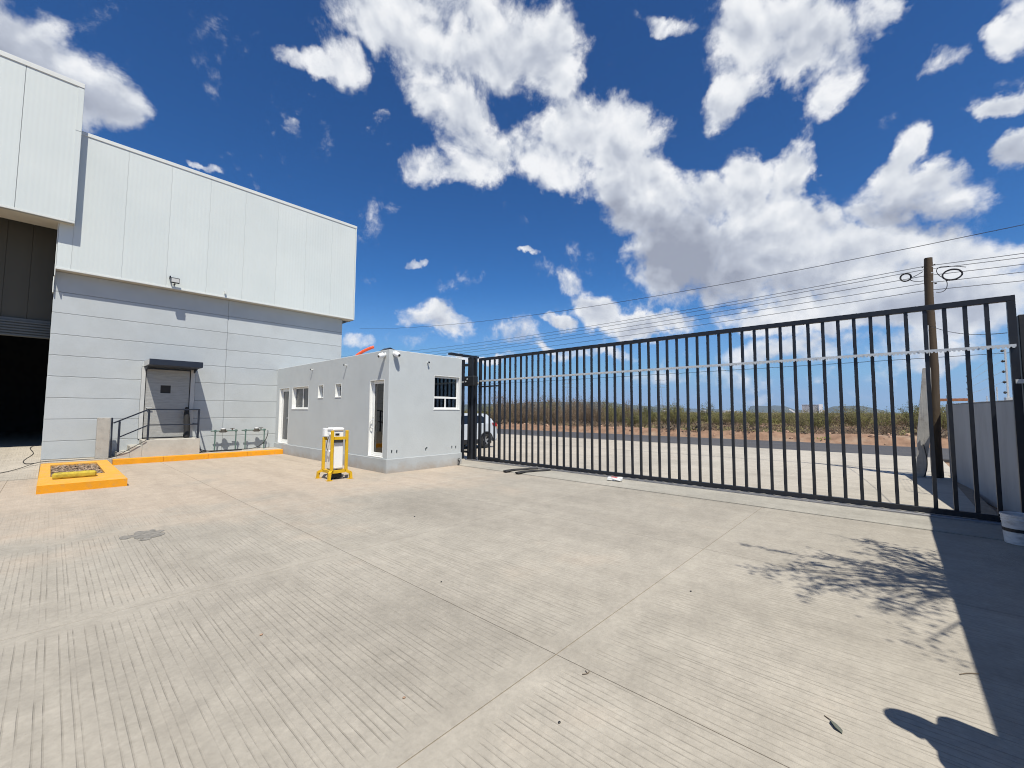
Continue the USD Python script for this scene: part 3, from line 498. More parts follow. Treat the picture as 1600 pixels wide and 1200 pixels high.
# personnel door
part(wh, 'door_jamb', box(1.935, 2.035, YF - .03, YF + .09, DZ0 + .02, DZ1 - .01, .006), M['grey_pale'])
part(wh, 'door_jamb', box(3.235, 3.355, YF - .03, YF + .09, DZ0 + .02, DZ1 - .01, .006), M['grey_pale'])
dr = part(wh, 'door', cut(box(2.055, 3.215, YF + .02, YF + .07, .735, 3.0, .004), box(2.435, 2.705, YF, YF + .2, 2.21, 2.475)), M['plastic_wrap'], 'grey steel door wrapped in creased clear plastic')
part(dr, 'vision_panel', box(2.437, 2.703, YF + .035, YF + .055, 2.212, 2.473), M['interior'])
part(dr, 'threshold', box(2.04, 3.23, YF - .04, YF + .06, .705, .73), M['gate_dark'])
part(dr, 'handle', [cyl((2.10, YF + .02, 1.72), (2.10, YF - .05, 1.72), .016, 8), bar((2.10, YF - .045, 1.72), (2.23, YF - .045, 1.72), .022)], M['galv'])
part(dr, 'gasket', [box(2.036, 2.054, YF + .01, YF + .06, .735, 3.0), box(3.216, 3.234, YF + .01, YF + .06, .735, 3.0), box(2.036, 3.234, YF + .01, YF + .06, 3.002, 3.02)], M['gate_dark'])

# canopy over the door
cp = thing('door_canopy', 'dark navy sheet metal canopy over the plastic wrapped door', 'canopy')
part(cp, 'roof_slab', box(1.985, 3.365, 17.15, YF - .003, 3.06, 3.25, .008), M['navy_metal'])
part(cp, 'end_cap', box(1.972, 1.984, 17.17, YF - .003, 3.07, 3.235), M['grey_pale'])
for x in (2.02, 3.31):
    part(cp, 'bracket', prism([(YF - .004, 2.93), (YF - .004, 3.058), (17.75, 3.058)], .035, 'x', x), M['navy_metal'])
fl = thing('floodlight', 'small black floodlight fixed along the lower edge of the white cladding', 'floodlight')
part(fl, 'housing', bar((2.46, 17.70, 5.985), (2.70, 17.70, 5.985), .10, .17, c=.01), M['black_plastic']); part(fl, 'lens', bar((2.475, 17.645, 5.98), (2.685, 17.645, 5.98), .012, .125), M['grey_pale'])
part(fl, 'bracket', box(2.56, 2.60, 17.72, YC - .001, 5.86, 5.89), M['black_plastic']); part(fl, 'arm', box(2.44, 2.47, 17.74, YC - .001, 6.06, 6.13), M['black_plastic'])

# ------------------------------------------------------------------ gatehouse
BX0, BX1, BY0, BY1, BZ = 6.03, 8.58, 9.94, YF - .004, 3.30
gb = thing('gatehouse', 'small flat roofed grey plastered gatehouse next to the gate', 'gatehouse')
holes = [box(BX0 - .5, BX0 + .4, 10.17, 10.93, .39, 2.505), box(BX0 - .5, BX0 + .4, 15.12, 16.60, 1.69, 2.51), box(BX0 - .5, BX0 + .4, 16.90, 17.88, .39, 2.505),
         box(BX0 - .5, BX0 + .4, 13.95, 14.35, 2.06, 2.505), box(BX0 - .5, BX0 + .4, 12.67, 13.07, 2.06, 2.495), box(7.515, 8.50, BY0 - .5, BY0 + .4, 1.685, 2.70)]
shell = cut(box(BX0, BX1, BY0, BY1, .05, BZ, .012), box(BX0 + .16, BX1 - .15, BY0 + .16, BY1 - .15, .39, 3.0), *holes)
for (a, b) in ((6.161, .56), (6.317, .55), (7.262, .553), (8.218, .554), (8.368, .547)):
    shell = cut(shell, box(a - .022, a + .022, BY0 - .1, BY0 + .07, b - .045, b + .045))
shell = cut(shell, box(7.275, 7.32, BY0 - .1, BY0 + .06, .565, .62))
part(gb, 'wall', shell, M['booth_plaster'])
part(gb, 'plinth', [box(BX0 - .028, BX1 + .02, BY0 - .028, BY0 - .001, -.02, .372, .008), box(BX0 - .028, BX0 - .001, BY0, BY1, -.02, .372, .008), box(BX1 + .001, BX1 + .02, BY0, BY1, -.02, .372)], M['plinth'])
part(gb, 'roof', box(BX0 + .15, BX1 - .15, BY0 + .15, BY1 - .15, 3.04, 3.10), M['old_concrete'])
def window(par, axis, at, a0, a1, z0, z1, name, glass, mull=(), rails=(), depth=.05, fw=.05):
    def b(a, c, z, w, d0, d1, cc=.004): return box(at + d0, at + d1, a, c, z, w, cc) if axis == 'x' else box(a, c, at + d0, at + d1, z, w, cc)
    fr = part(par, name, [b(a0, a1, z0, z0 + fw, 0, depth), b(a0, a1, z1 - fw, z1, 0, depth), b(a0, a0 + fw, z0 + fw, z1 - fw, 0, depth), b(a1 - fw, a1, z0 + fw, z1 - fw, 0, depth)], M['white_alu'])
    for m in mull: part(fr, 'mullion', b(m[0] - .02, m[0] + .02, m[1], m[2], .005, depth - .005), M['white_alu'])
    for z in rails: part(fr, 'rail', b(a0 + fw, a1 - fw, z - .03, z + .03, .005, depth - .005), M['white_alu'])
    part(fr, 'pane', b(a0 + fw * .5, a1 - fw * .5, z0 + fw * .5, z1 - fw * .5, depth * .45, depth * .55, 0), glass)
    return fr
def liner(axis, at, a0, a1, z0, z1, d):
    q = .012
    if axis == 'x': return [box(at - .004, at + d, a0 - .001, a0 + q, z0, z1), box(at - .004, at + d, a1 - q, a1 + .001, z0, z1), box(at - .012, at + d, a0 - .01, a1 + .01, z0 - .005, z0 + .02, .003), box(at - .004, at + d, a0 + q, a1 - q, z1 - q, z1 + .001)]
    return [box(a0 - .001, a0 + q, at - .004, at + d, z0, z1), box(a1 - q, a1 + .001, at - .004, at + d, z0, z1), box(a0 - .01, a1 + .01, at - .012, at + d, z0 - .005, z0 + .02, .003), box(a0 + q, a1 - q, at - .004, at + d, z1 - q, z1 + .001)]
W1 = window(gb, 'y', BY0 + .07, 7.53, 8.485, 1.707, 2.685, 'window', M['glass'], mull=[(8.0, 1.75, 2.02)], rails=[2.05]); part(W1, 'reveal', liner('y', BY0, 7.515, 8.50, 1.685, 2.70, .069), M['white_alu'])
W2 = window(gb, 'x', BX0 + .10, 15.135, 16.585, 1.712, 2.495, 'window', M['screen_glass'], mull=[(15.86, 1.76, 2.445)]); part(W2, 'reveal', liner('x', BX0, 15.12, 16.60, 1.69, 2.51, .099), M['white_alu'])
for y0, y1, z1 in ((13.95, 14.35, 2.505), (12.67, 13.07, 2.495)):
    w = window(gb, 'x', BX0 + .11, y0 + .014, y1 - .014, 2.082, z1 - .014, 'window', M['screen_glass'], fw=.035); part(w, 'reveal', liner('x', BX0, y0, y1, 2.06, z1, .109), M['white_alu'])
D1 = window(gb, 'x', BX0 + .09, 10.185, 10.915, .415, 2.49, 'door', M['glass_dark'], fw=.085); part(D1, 'reveal', liner('x', BX0, 10.17, 10.93, .39, 2.505, .089), M['white_alu'])
part(D1, 'handle', [tube(curve([(BX0 + .09, 10.86, 1.38), (BX0 + .03, 10.86, 1.37), (BX0 + .03, 10.86, 1.17), (BX0 + .09, 10.86, 1.16)], 12), .012, 6)], M['galv'])
part(D1, 'lock', cyl((BX0 + .10, 10.86, 1.47), (BX0 + .07, 10.86, 1.47), .02, 10), M['galv'])
D2 = window(gb, 'x', BX0 + .09, 16.915, 17.865, .415, 2.49, 'door', M['screen_glass'], fw=.11); part(D2, 'reveal', liner('x', BX0, 16.90, 17.88, .39, 2.505, .089), M['white_alu'])
part(D2, 'handle', [cyl((BX0 + .09, 16.97, 1.36), (BX0 + .02, 16.97, 1.36), .018, 8), bar((BX0 + .025, 16.97, 1.36), (BX0 + .025, 17.12, 1.36), .022), bar((BX0 + .05, 16.97, 1.28), (BX0 + .05, 16.97, 1.62), .03)], M['galv'])
for (x, y, z, dx, dy) in ((BX0, 14.83, 3.05, -.075, 0), (BX0, 12.35, 3.03, -.09, 0), (7.27, BY0, 3.04, 0, -.07)):
    part(gb, 'pipe_stub', tube([(x + .04 * (dx != 0), y + .04 * (dy != 0), z), (x + dx, y + dy, z + .01)], .022, 10), M['galv'])
    part(gb, 'pipe_mouth', cyl((x + dx * 1.02, y + dy * 1.02, z + .01), (x + dx * 1.12, y + dy * 1.12, z + .012), .03, 10), M['black_plastic'])
part(gb, 'parapet_cap', [bar((BX0 + .35, BY0 + .50, 3.30), (BX0 + .35, BY0 + .50, 3.32), .02), prism([(6.06, 3.302), (6.22, 3.40), (6.24, 3.40), (6.55, 3.302)], .3, 'y', 10.25)], M['navy_metal'])
# cables out of a hole at the plinth
cb = []
for k in range(6):
    a = rng.uniform(-.05, .05, 3); cb.append(tube(curve([(8.46 + a[0] * .4, BY0 - .02, .16 + a[1]), (8.45 + a[0], BY0 - .11, .13 + a[1]), (8.42 + a[2], BY0 - .08, .05), (8.44 + a[1], BY0 - .05, .01)], 8), .006, 4))
solo('loose_cables', cb, M['wire'], 'short tangle of loose cables at the foot of the gatehouse corner', 'cables')
def camera(label, base, d):
    t = thing('security_camera', label, 'security camera')
    b = np.array(base); d = np.array(d, float); d /= np.linalg.norm(d)
    part(t, 'base', cyl(b, b + d * .03, .055, 16), M['white_plastic'])
    aim = d * .55 + np.array([0, 0, -.30]); aim /= np.linalg.norm(aim)
    q = b + d * .03
    part(t, 'body', [tube(q + np.outer([0, .03, .11, .14, .15], aim * .9 + d * .25), [.035, .07, .07, .056, .04], 16)], M['white_plastic'], smooth=40)
    e = q + (aim * .9 + d * .25) * .152
    part(t, 'lens', tube([e - aim * .004, e + aim * .012], .034, 14), M['black_plastic'])
    return t
camera('white dome camera left of the gatehouse corner', (BX0 - .001, 10.15, 3.17), (-1, .12, 0))
camera('white dome camera right of the gatehouse corner, facing the gate', (6.165, BY0 - .001, 3.20), (.25, -1, 0))
solo('orange_pipe', tube(curve([(6.10, 11.95, 3.27), (6.17, 11.88, 3.36), (6.28, 11.75, 3.46), (6.38, 11.62, 3.53), (6.47, 11.55, 3.575)], 14), .046, 10), M['orange'], 'bright orange plastic pipe sticking up over the gatehouse roof', 'pipe', smooth=40)

# ------------------------------------------------------------------ kerbs, planter and the strip along the grey wall
solo('sidewalk', box(1.30, BX0 - .03, 17.352, YF + .055, -.1, .19, .004), M['apron'], 'narrow raised concrete strip along the grey wall', 'sidewalk', kind='structure')
solo('entrance_strip', box(-.13, 1.296, 17.21, YF + .055, -.1, .186, .004), M['apron'], 'raised concrete beside the loading bay corner', 'sidewalk', kind='structure')
kb = thing('kerb', 'long yellow painted kerb in front of the grey wall', 'kerb', kind='structure')
for k in range(4):
    a = 1.30 + k * 1.176
    part(kb, 'kerb_stone', box(a + .002, a + 1.174, 17.20, 17.350, -.1, .172, .012), M['yellow_kerb'])
pl = thing('planter', 'low yellow painted planter bed full of dry litter', 'planter')
part(pl, 'rim', cut(box(-.12, 1.19, 12.36, 17.20, -.05, .17, .012), box(.06, .925, 13.74, 16.62, -.2, .5)), M['yellow_top'])
part(pl, 'front_face', box(-.1195, 1.1895, 12.352, 12.3595, 0, .162), M['yellow_kerb'])
part(pl, 'soil', box(.061, .924, 13.741, 16.619, -.04, .10), M['soil'])
ch = []
for k in range(900):
    x, y = rng.uniform(.07, .915), rng.uniform(13.76, 16.6); l, w = rng.uniform(.03, .12), rng.uniform(.008, .03)
    b = box(-l / 2, l / 2, -w / 2, w / 2, 0, .006); b.apply_transform(trimesh.transformations.euler_matrix(rng.uniform(-.5, .5), rng.uniform(-.4, .4), rng.uniform(0, 6.3))); b.apply_translation((x, y, .105 + rng.uniform(0, .05))); ch.append(b)
part(pl, 'litter', ch, M['chips'], kind='stuff')
ty = box(.08, .75, 13.12, 13.33, .171, .285, .03); ty = ty.subdivide().subdivide().subdivide()
ty.vertices += np.c_[np.zeros(len(ty.vertices)), meshkit.fbm(ty.vertices * 7) * .02, meshkit.fbm(ty.vertices * 9 + 3) * .022 * (ty.vertices[:, 2] > .2)]
solo('foam_block', ty, M['yellow_block'], 'rough mustard yellow block lying on the planter rim', 'block', smooth=True)

# ------------------------------------------------------------------ loading steps and rails
st = thing('door_steps', 'pale concrete landing and steps below the wrapped door', 'steps')
part(st, 'landing', box(1.97, 3.44, 17.40, YF - .002, .10, .695, .008), M['step_concrete'])
part(st, 'tread', box(1.69, 1.968, 17.40, YF - .002, .10, .525, .008), M['step_concrete']); part(st, 'tread', box(1.40, 1.688, 17.40, YF - .002, .10, .355, .008), M['step_concrete'])
hr = thing('handrail', 'black steel handrail on the concrete steps', 'handrail')
Yh = 17.46
for x, z0, z1 in ((1.42, .355, 1.29), (2.09, .695, 1.64), (3.38, .695, 1.64)):
    part(hr, 'post', box(x - .025, x + .025, Yh - .025, Yh + .025, z0, z1), M['navy_metal']); part(hr, 'foot_plate', box(x - .06, x + .06, Yh - .05, Yh + .06, z0 + .001, z0 + .012), M['navy_metal'])
part(hr, 'top_rail', bar((2.066, Yh, 1.661), (3.405, Yh, 1.661), .05, .04), M['navy_metal']); part(hr, 'top_rail', bar((1.28, Yh, 1.24), (2.07, Yh, 1.655), .05, .04), M['navy_metal'])
part(hr, 'middle_rail', bar((2.116, Yh, 1.165), (3.354, Yh, 1.165), .035), M['navy_metal']); part(hr, 'middle_rail', bar((1.446, Yh, .82), (2.064, Yh, 1.15), .035), M['navy_metal'])
for z in (1.661, 1.165): part(hr, 'side_rail', bar((3.38, Yh + .026, z), (3.38, YF - .003, z), .038), M['navy_metal'])
roll = curve([(3.15, 17.93, .70), (3.155, 17.95, 1.1), (3.14, 17.99, 1.5), (3.145, 18.02, 1.74)], 14)
solo('black_roll', tube(roll, np.r_[.085, .095, .09, .088, .092, .09, .09, .088, .09, .085, .08, .07, .07, .045], 12), M['rubber'], 'black upright roll standing between the handrail and the wrapped door', 'roll', smooth=50)
cbv = box(.945, 1.235, 17.60, 17.86, .18, 1.40, .012)
solo('concrete_post', cbv, M['old_concrete'], 'short stained square concrete post near the loading bay corner', 'post')
solo('steel_stake', tube([(1.275, 17.62, .18), (1.27, 17.63, .8), (1.262, 17.64, 1.40)], .022, 8), M['navy_metal'], 'thin dark steel stake right beside the stained concrete post', 'stake')
solo('black_cable', tube(curve([(-2.6, 15.2, .03), (-1.3, 15.9, .06), (-.45, 16.9, .12), (-.05, 17.5, .20), (.45, 17.48, .195), (.8, 17.52, .195), (1.25, 17.44, .20), (1.55, 17.37, .36), (1.80, 17.36, .53), (2.05, 17.37, .69)], 60), .009, 6), M['wire'], 'thin black cable lying from the loading bay to the concrete steps', 'cable')
solo('black_cable', tube(curve([(-.30, 20.6, .47), (-.36, 19.8, .39), (-.30, 19.2, .32), (-.42, 18.4, .23), (-.40, 17.6, .17), (-.2, 17.25, .19)], 40), .009, 6), M['wire'], 'thin black cable running out of the dark loading bay', 'cable')

def meter(name, label, x0, x1, xm):
    t = thing(name, label, 'water meter'); y = 17.95
    for x in (x0, x1): part(t, 'riser', cyl((x, y, .18), (x, y, .90), .022, 8), M['pvc_green'])
    part(t, 'pipe', [cyl((x0 - .13, y, .90), (xm - .10, y, .90), .022, 8), cyl((xm + .10, y, .90), (x1 + .05, y, .90), .022, 8)], M['pvc_green'])
    part(t, 'meter_body', [cyl((xm, y, .84), (xm, y, .96), .085, 16), cyl((xm - .12, y, .885), (xm + .12, y, .885), .035, 10)], M['brass'])
    part(t, 'meter_cap', cyl((xm, y, .961), (xm, y, 1.0), .06, 14), M['white_plastic'])
    part(t, 'valve', [cyl((x1 - .12, y, .90), (x1 - .12, y, .98), .02, 8), bar((x1 - .19, y, .985), (x1 - .05, y, .985), .02)], M['brass'])
    part(t, 'union', [cyl((x0, y, .86), (x0, y, .94), .035, 8), cyl((x1, y, .86), (x1, y, .94), .035, 8)], M['pvc_green'])
meter('water_meter', 'green piped water meter nearer to the concrete steps', 3.98, 4.62, 4.22)
meter('water_meter', 'green piped water meter nearer to the gatehouse', 4.93, 5.56, 5.29)
solo('garden_hose', tube(curve([(3.47, 17.60, .55), (3.52, 17.75, .30), (3.75, 17.86, .22), (4.3, 17.92, .205), (4.9, 17.90, .205), (5.35, 17.9, .28), (5.62, 17.93, .55), (5.68, 17.95, .88)], 60), .013, 6), M['rubber'], 'black hose looping along the grey wall under the water meters', 'hose')
solo('garden_hose', tube(curve([(3.50, 17.42, .21), (3.62, 17.55, .225), (3.5, 17.6, .21), (3.9, 17.62, .205), (4.5, 17.60, .205), (4.75, 17.66, .205)], 50), .014, 6), M['rubber'], 'short black hose end lying behind the yellow kerb', 'hose')

# ------------------------------------------------------------------ yellow guard and the white cabinet inside it
kg = thing('bollard_guard', 'yellow steel guard frame with splayed feet around a white cabinet', 'guard frame')
P1, P2, P3 = np.array([4.545, 9.93]), np.array([4.905, 9.93]), np.array([4.545, 10.38]); P4 = np.array([4.905, 10.38])
cen = np.array([4.725, 10.155])
for p, top in ((P1, 1.17), (P2, 1.17), (P3, 1.0), (P4, 1.0)):
    o = (p - cen) / np.abs(p - cen)
    part(kg, 'post', bar((*p, .21), (*p, top), .064, c=.008), M['yellow_steel'])
    q = p + o * .075
    leg = part(kg, 'leg', [bar((*p, .20), (*q, .15), .062), bar((*q, .165), (*(q + o * .012), .012), .06)], M['yellow_steel'])
    part(leg, 'foot_plate', box(q[0] - .06, q[0] + .06, q[1] - .06, q[1] + .06, .001, .011), M['yellow_steel'])
for a, b, z, nm in ((P1, P2, .19, 'lower_rail'), (P1, P3, .19, 'lower_rail'), (P2, P4, .19, 'lower_rail'), (P3, P4, .19, 'lower_rail'), (P1, P2, .985, 'upper_rail'), (P3, P4, .96, 'upper_rail')):
    d = (b - a) / np.linalg.norm(b - a)
    part(kg, nm, bar((*(a + d * .039), z), (*(b - d * .039), z), .06, .07), M['yellow_steel'])
kc = thing('control_cabinet', 'white control cabinet inside the yellow guard frame', 'cabinet')
part(kc, 'body', box(4.60, 4.85, 9.99, 10.32, .235, 1.15, .012), M['white_plastic']); part(kc, 'hood', box(4.585, 4.865, 9.965, 10.34, 1.152, 1.235, .03), M['white_plastic'])
part(kc, 'door_panel', box(4.615, 4.835, 9.980, 9.989, .27, .86), M['white_plastic']); part(kc, 'grey_panel', box(4.615, 4.835, 9.980, 9.989, .875, .945), M['roll_steel'])
part(kc, 'slot', box(4.64, 4.74, 9.978, 9.989, 1.055, 1.10), M['black_plastic']); part(kc, 'side_box', box(4.52, 4.60, 10.30, 10.42, 1.02, 1.22, .008), M['white_plastic'])
part(kc, 'lamp', [cyl((4.585, 10.12, 1.08), (4.55, 10.12, 1.08), .035, 10), cyl((4.585, 10.10, .66), (4.54, 10.10, .66), .04, 10)], M['white_plastic'])
part(kc, 'cable', tube(curve([(4.56, 10.12, 1.05), (4.53, 10.16, .9), (4.54, 10.20, .75), (4.55, 10.12, .68)], 14), .009, 5), M['wire']); part(kc, 'motor', box(4.61, 4.84, 10.0, 10.30, .03, .233, .01), M['gate_dark'])

# ------------------------------------------------------------------ sliding gate
GX = 9.5
gt = thing('sliding_gate', 'long black sliding gate of vertical square pickets', 'gate')
GY0, GY1, GZ0, GZ1 = -1.385, 10.12, .068, 3.40
part(gt, 'top_rail', box(GX - .038, GX + .038, GY0, GY1, GZ1 - .085, GZ1, .004), M['gate_paint']); part(gt, 'bottom_rail', box(GX - .04, GX + .04, GY0, GY1, GZ0, GZ0 + .085, .004), M['gate_paint'])
part(gt, 'end_stile', box(GX - .038, GX + .038, GY0, GY0 + .085, GZ0 + .086, GZ1 - .086, .004), M['gate_paint']); part(gt, 'end_stile', box(GX - .038, GX + .038, GY1 - .09, GY1, GZ0 + .086, GZ1 - .086, .004), M['gate_paint'])
y = -1.10
while y < 9.9:
    big = abs(y - 9.13) < .12
    w = .07 if big else .05
    part(gt, 'picket', box(GX - w / 2, GX + w / 2, y - w / 2, y + w / 2, GZ0 + .0855, GZ1 - .0855, .003), M['gate_paint']); y += .2236
part(gt, 'latch_rail', box(GX - .075, GX - .037, 9.13, GY1 - .02, 2.43, 2.475, .003), M['gate_paint']); part(gt, 'latch_rail', box(GX - .075, GX - .041, 9.13, GY1 - .02, .16, .20, .003), M['gate_paint'])
ry0, ry1 = -1.36, 10.05; n = 228; tp = (ry1 - ry0) / n
poly = [(ry0, 2.668), (ry0, 2.632)]
for k in range(n):
    a = ry0 + k * tp; poly += [(a + tp * .15, 2.632), (a + tp * .3, 2.612), (a + tp * .7, 2.612), (a + tp * .85, 2.632)]
poly += [(ry1, 2.632), (ry1, 2.668)]
part(gt, 'gear_rack', prism(poly, .022, 'x', GX - .062), M['galv'], 'pale galvanised toothed rack along the gate')
part(gt, 'rack_bolt', [cyl((GX - .07, -1.0 + k * .67, 2.65), (GX - .061, -1.0 + k * .67, 2.65), .011, 6) for k in range(17)], M['galv'], kind='stuff')
for yy in (-1.0, 2.95, 6.45, 9.75):
    w = part(gt, 'wheel_box', box(GX - .05, GX + .05, yy - .13, yy + .13, .054, .0675, .002), M['gate_dark'])
    part(w, 'wheel', [cyl((GX - .047, yy - .07, .055), (GX - .030, yy - .07, .055), .022, 12), cyl((GX - .047, yy + .07, .055), (GX - .030, yy + .07, .055), .022, 12)], M['gate_dark'])
trk = solo('gate_track', box(GX - .17, GX - .06, -1.42, 10.6, .030, .066, .006), M['track_steel'], 'worn steel track along the foot of the sliding gate', 'track')
gp_ = thing('gate_post', 'black steel guide posts with overhead arm at the gatehouse end of the gate', 'gate post')
part(gp_, 'post', box(GX - .13, GX - .05, 10.35, 10.55, .02, 3.44, .006), M['gate_paint']); part(gp_, 'post', box(GX + .05, GX + .13, 10.35, 10.55, .02, 3.44, .006), M['gate_paint'])
part(gp_, 'post', box(GX - .03, GX + .05, 10.90, 10.985, .02, 3.42, .005), M['gate_paint'])
part(gp_, 'arm', box(8.47, GX + .24, 10.40, 10.50, 3.442, 3.52, .006), M['gate_paint']); part(gp_, 'tie_bar', box(GX - .02, GX + .04, 10.55, 10.90, 3.18, 3.26), M['gate_paint'])
part(gp_, 'brace', box(GX - .02, GX + .04, 10.56, 10.90, .25, .32), M['gate_dark'])
part(gp_, 'roller', [cyl((GX - .02, 10.45, 3.30), (GX - .02, 10.45, 3.44), .045, 12), cyl((GX + .047, 10.45, 3.30), (GX + .047, 10.45, 3.44), .03, 12)], M['rubber'])
mb = thing('gate_motor', 'black gate motor box bolted to the guide post above head height', 'gate motor')
part(mb, 'housing', box(GX - .34, GX - .135, 10.03, 10.52, 2.48, 2.80, .02), M['gate_dark']); part(mb, 'pinion', cyl((GX - .13, 10.12, 2.57), (GX - .07, 10.12, 2.57), .045, 14), M['galv'])
part(mb, 'arm', [bar((GX - .3, 10.4, 2.62), (GX - .42, 10.95, 2.61), .03), cyl((GX - .345, 10.33, 2.70), (GX - .36, 10.33, 2.70), .03, 10), cyl((GX - .345, 10.40, 2.62), (GX - .37, 10.40, 2.62), .025, 10)], M['galv'])
part(mb, 'conduit', [tube(curve([(GX - .16, 10.42, 2.47), (GX - .19, 10.44, 2.2), (GX - .15, 10.45, 1.8), (GX - .15, 10.45, 1.2), (GX - .15, 10.45, .3)], 24), .022, 8)], M['gate_dark'])
lp = thing('lock_post', 'black steel column at the closing end of the gate', 'column')
part(lp, 'column', box(GX - .02, GX + .20, -1.70, -1.402, .02, 3.10, .008), M['gate_dark']); part(lp, 'keeper', [box(GX - .05, GX - .021, -1.47, -1.33, 2.09, 2.15)], M['galv'])
part(lp, 'hinge_plate', box(GX - .026, GX - .0205, -1.66, -1.46, .5, 2.9), M['gate_paint'])
for k, yy in enumerate((7.72, 7.28)):
    c = curve([(8.30, yy + .10, .004), (8.42, yy + .08, .03), (8.65, yy + .02, .05), (8.9, yy - .08, .052), (9.28, yy - .24, .05)], 18)
    m_ = tube(c, np.linspace(.072, .055, 18), 12); m_.vertices[:, 2] = np.maximum(m_.vertices[:, 2] * .45 + .03, .002)
    solo('rubber_hose', m_, M['rubber'], ['short black rubber strip over the gate sill, nearer to the gatehouse', 'short black rubber strip over the gate sill, farther from the gatehouse'][k], 'strip', smooth=40)
lt = thing('crushed_carton', 'crushed silver and red snack carton lying against the gate track', 'litter', (9.0, 4.9, .036), 20)
bx_ = box(-.07, .07, -.17, .17, 0, .06).subdivide().subdivide(); bx_.vertices += meshkit.fbm(bx_.vertices * 16 + 3)[:, None] * [.03, .03, .03]; bx_.vertices[:, 2] = np.maximum(bx_.vertices[:, 2], .002)
part(lt, 'carton', bx_, M['far_white']); part(lt, 'red_flap', bar((-.02, -.05, .075), (.03, .09, .08), .09, .006), M['red_paper']); part(lt, 'foil', bar((-.09, -.12, .02), (-.05, .05, .05), .07, .006), M['galv'])

# paint bucket
bk = thing('paint_bucket', 'white paint bucket with a dark band and rust stains at the gate end', 'bucket', (8.37, -1.12, .0))
part(bk, 'pail', lathe([(0, .004), (.132, .004), (.136, .012), (.142, .10), (.145, .155), (.147, .156), (.147, .20), (.1475, .201), (.152, .27), (.156, .275), (.156, .285), (.153, .288), (.154, .30), (.159, .305), (.159, .315), (.156, .32), (.157, .345), (.165, .35), (.165, .37), (.158, .372), (.150, .365), (.128, .02), (0, .02)], 32), mat('bucket_white', (.62, .62, .61), .45, .15, 9, dirt=(.22, .2, .18), dirt_scale=7, dirt_amt=.8, stretch=(1, 1, 3)), smooth=35)
part(bk, 'band', lathe([(.1475, .157), (.1495, .158), (.1515, .199), (.149, .200)], 32), M['black_plastic'])
part(bk, 'bail', [cyl((-.165, .02, .31), (-.178, .02, .31), .012, 8), tube(curve([(-.172, .02, .31), (-.175, -.03, .22), (-.165, -.07, .17), (-.155, -.08, .2)], 12), .004, 5)], M['galv'])
part(bk, 'rust_spot', [cyl((-.139, -.045, .10), (-.146, -.049, .10), .022, 9)], M['rusty_wood'])

# ------------------------------------------------------------------ walls on the right
iw = thing('yard_wall', 'tall grey rendered yard wall beside the viewer', 'wall')
part(iw, 'wall', box(-14, GX + .1, -1.75, -1.55, -.1, 2.55, .01), M['block_render'])
ow = thing('roadside_wall', 'grey cement rendered wall running out from the gate to the road', 'wall', (15.43, -1.0, 0), 6.45)
part(ow, 'wall', box(-5.75, -.16, -.21, 0, -.15, 1.87, .012), M['block_render']); part(ow, 'end_pier', box(-.158, 0, -.235, .015, -.15, 1.885, .01), M['block_render'])
part(ow, 'coping', box(-5.75, -.162, -.215, .006, 1.871, 1.89, .006), M['block_render'])
def onwall(u, v, z): c_, s_ = math.cos(math.radians(6.45)), math.sin(math.radians(6.45)); return (15.43 + u * c_ - v * s_, -1.0 + u * s_ + v * c_, z)
for k, (u, h) in enumerate(((-3.86, .93), (-1.62, .62))):
    t = thing('electric_fence_post', ['taller electric fence post with insulators nearer to the gate end', 'shorter electric fence post with insulators on top of the roadside wall'][k], 'fence post', onwall(u, -.1, 1.891), 6.45)
    part(t, 'rod', box(-.012, .012, -.012, .012, 0, h), M['galv']); part(t, 'base_plate', box(-.06, .06, -.04, .04, 0, .05), M['galv'])
    for j in range(5 if k == 0 else 4):
        z = h - .03 - j * (.19 if k == 0 else .14)
        part(t, 'insulator', [cyl((0, .012, z), (0, .055, z), .016, 8), cyl((0, .03, z), (0, .04, z), .026, 8)], M['black_plastic'])
for k in range(4):
    solo('fence_wire', tube([onwall(-3.86, -.045, 1.89 + .90 - k * .19), onwall(-1.62, -.045, 1.89 + .59 - k * .14)], .003, 4), M['galv'], 'thin electric fence wire strung above the roadside wall', 'wire', 'electric fence wires')
rb_ = thing('rusty_beam', 'rusty reddish beam on short stakes beside the roadside wall end', 'beam')
part(rb_, 'beam', bar((15.62, -.70, 2.0), (15.62, -1.45, 2.0), .09, .07), M['rusty_wood']); part(rb_, 'stake', box(15.60, 15.65, -1.06, -1.02, 1.40, 2.12), M['gate_dark']); part(rb_, 'stake', box(15.60, 15.65, -1.44, -1.40, 1.40, 2.22), M['gate_dark'])
for k, u in enumerate((-2.7, -2.9, -3.3)):
    part(ow, 'anchor', box(u - .008, u + .008, -.108, -.092, 1.891, 2.0 + .16 * (k == 2)), M['galv'])

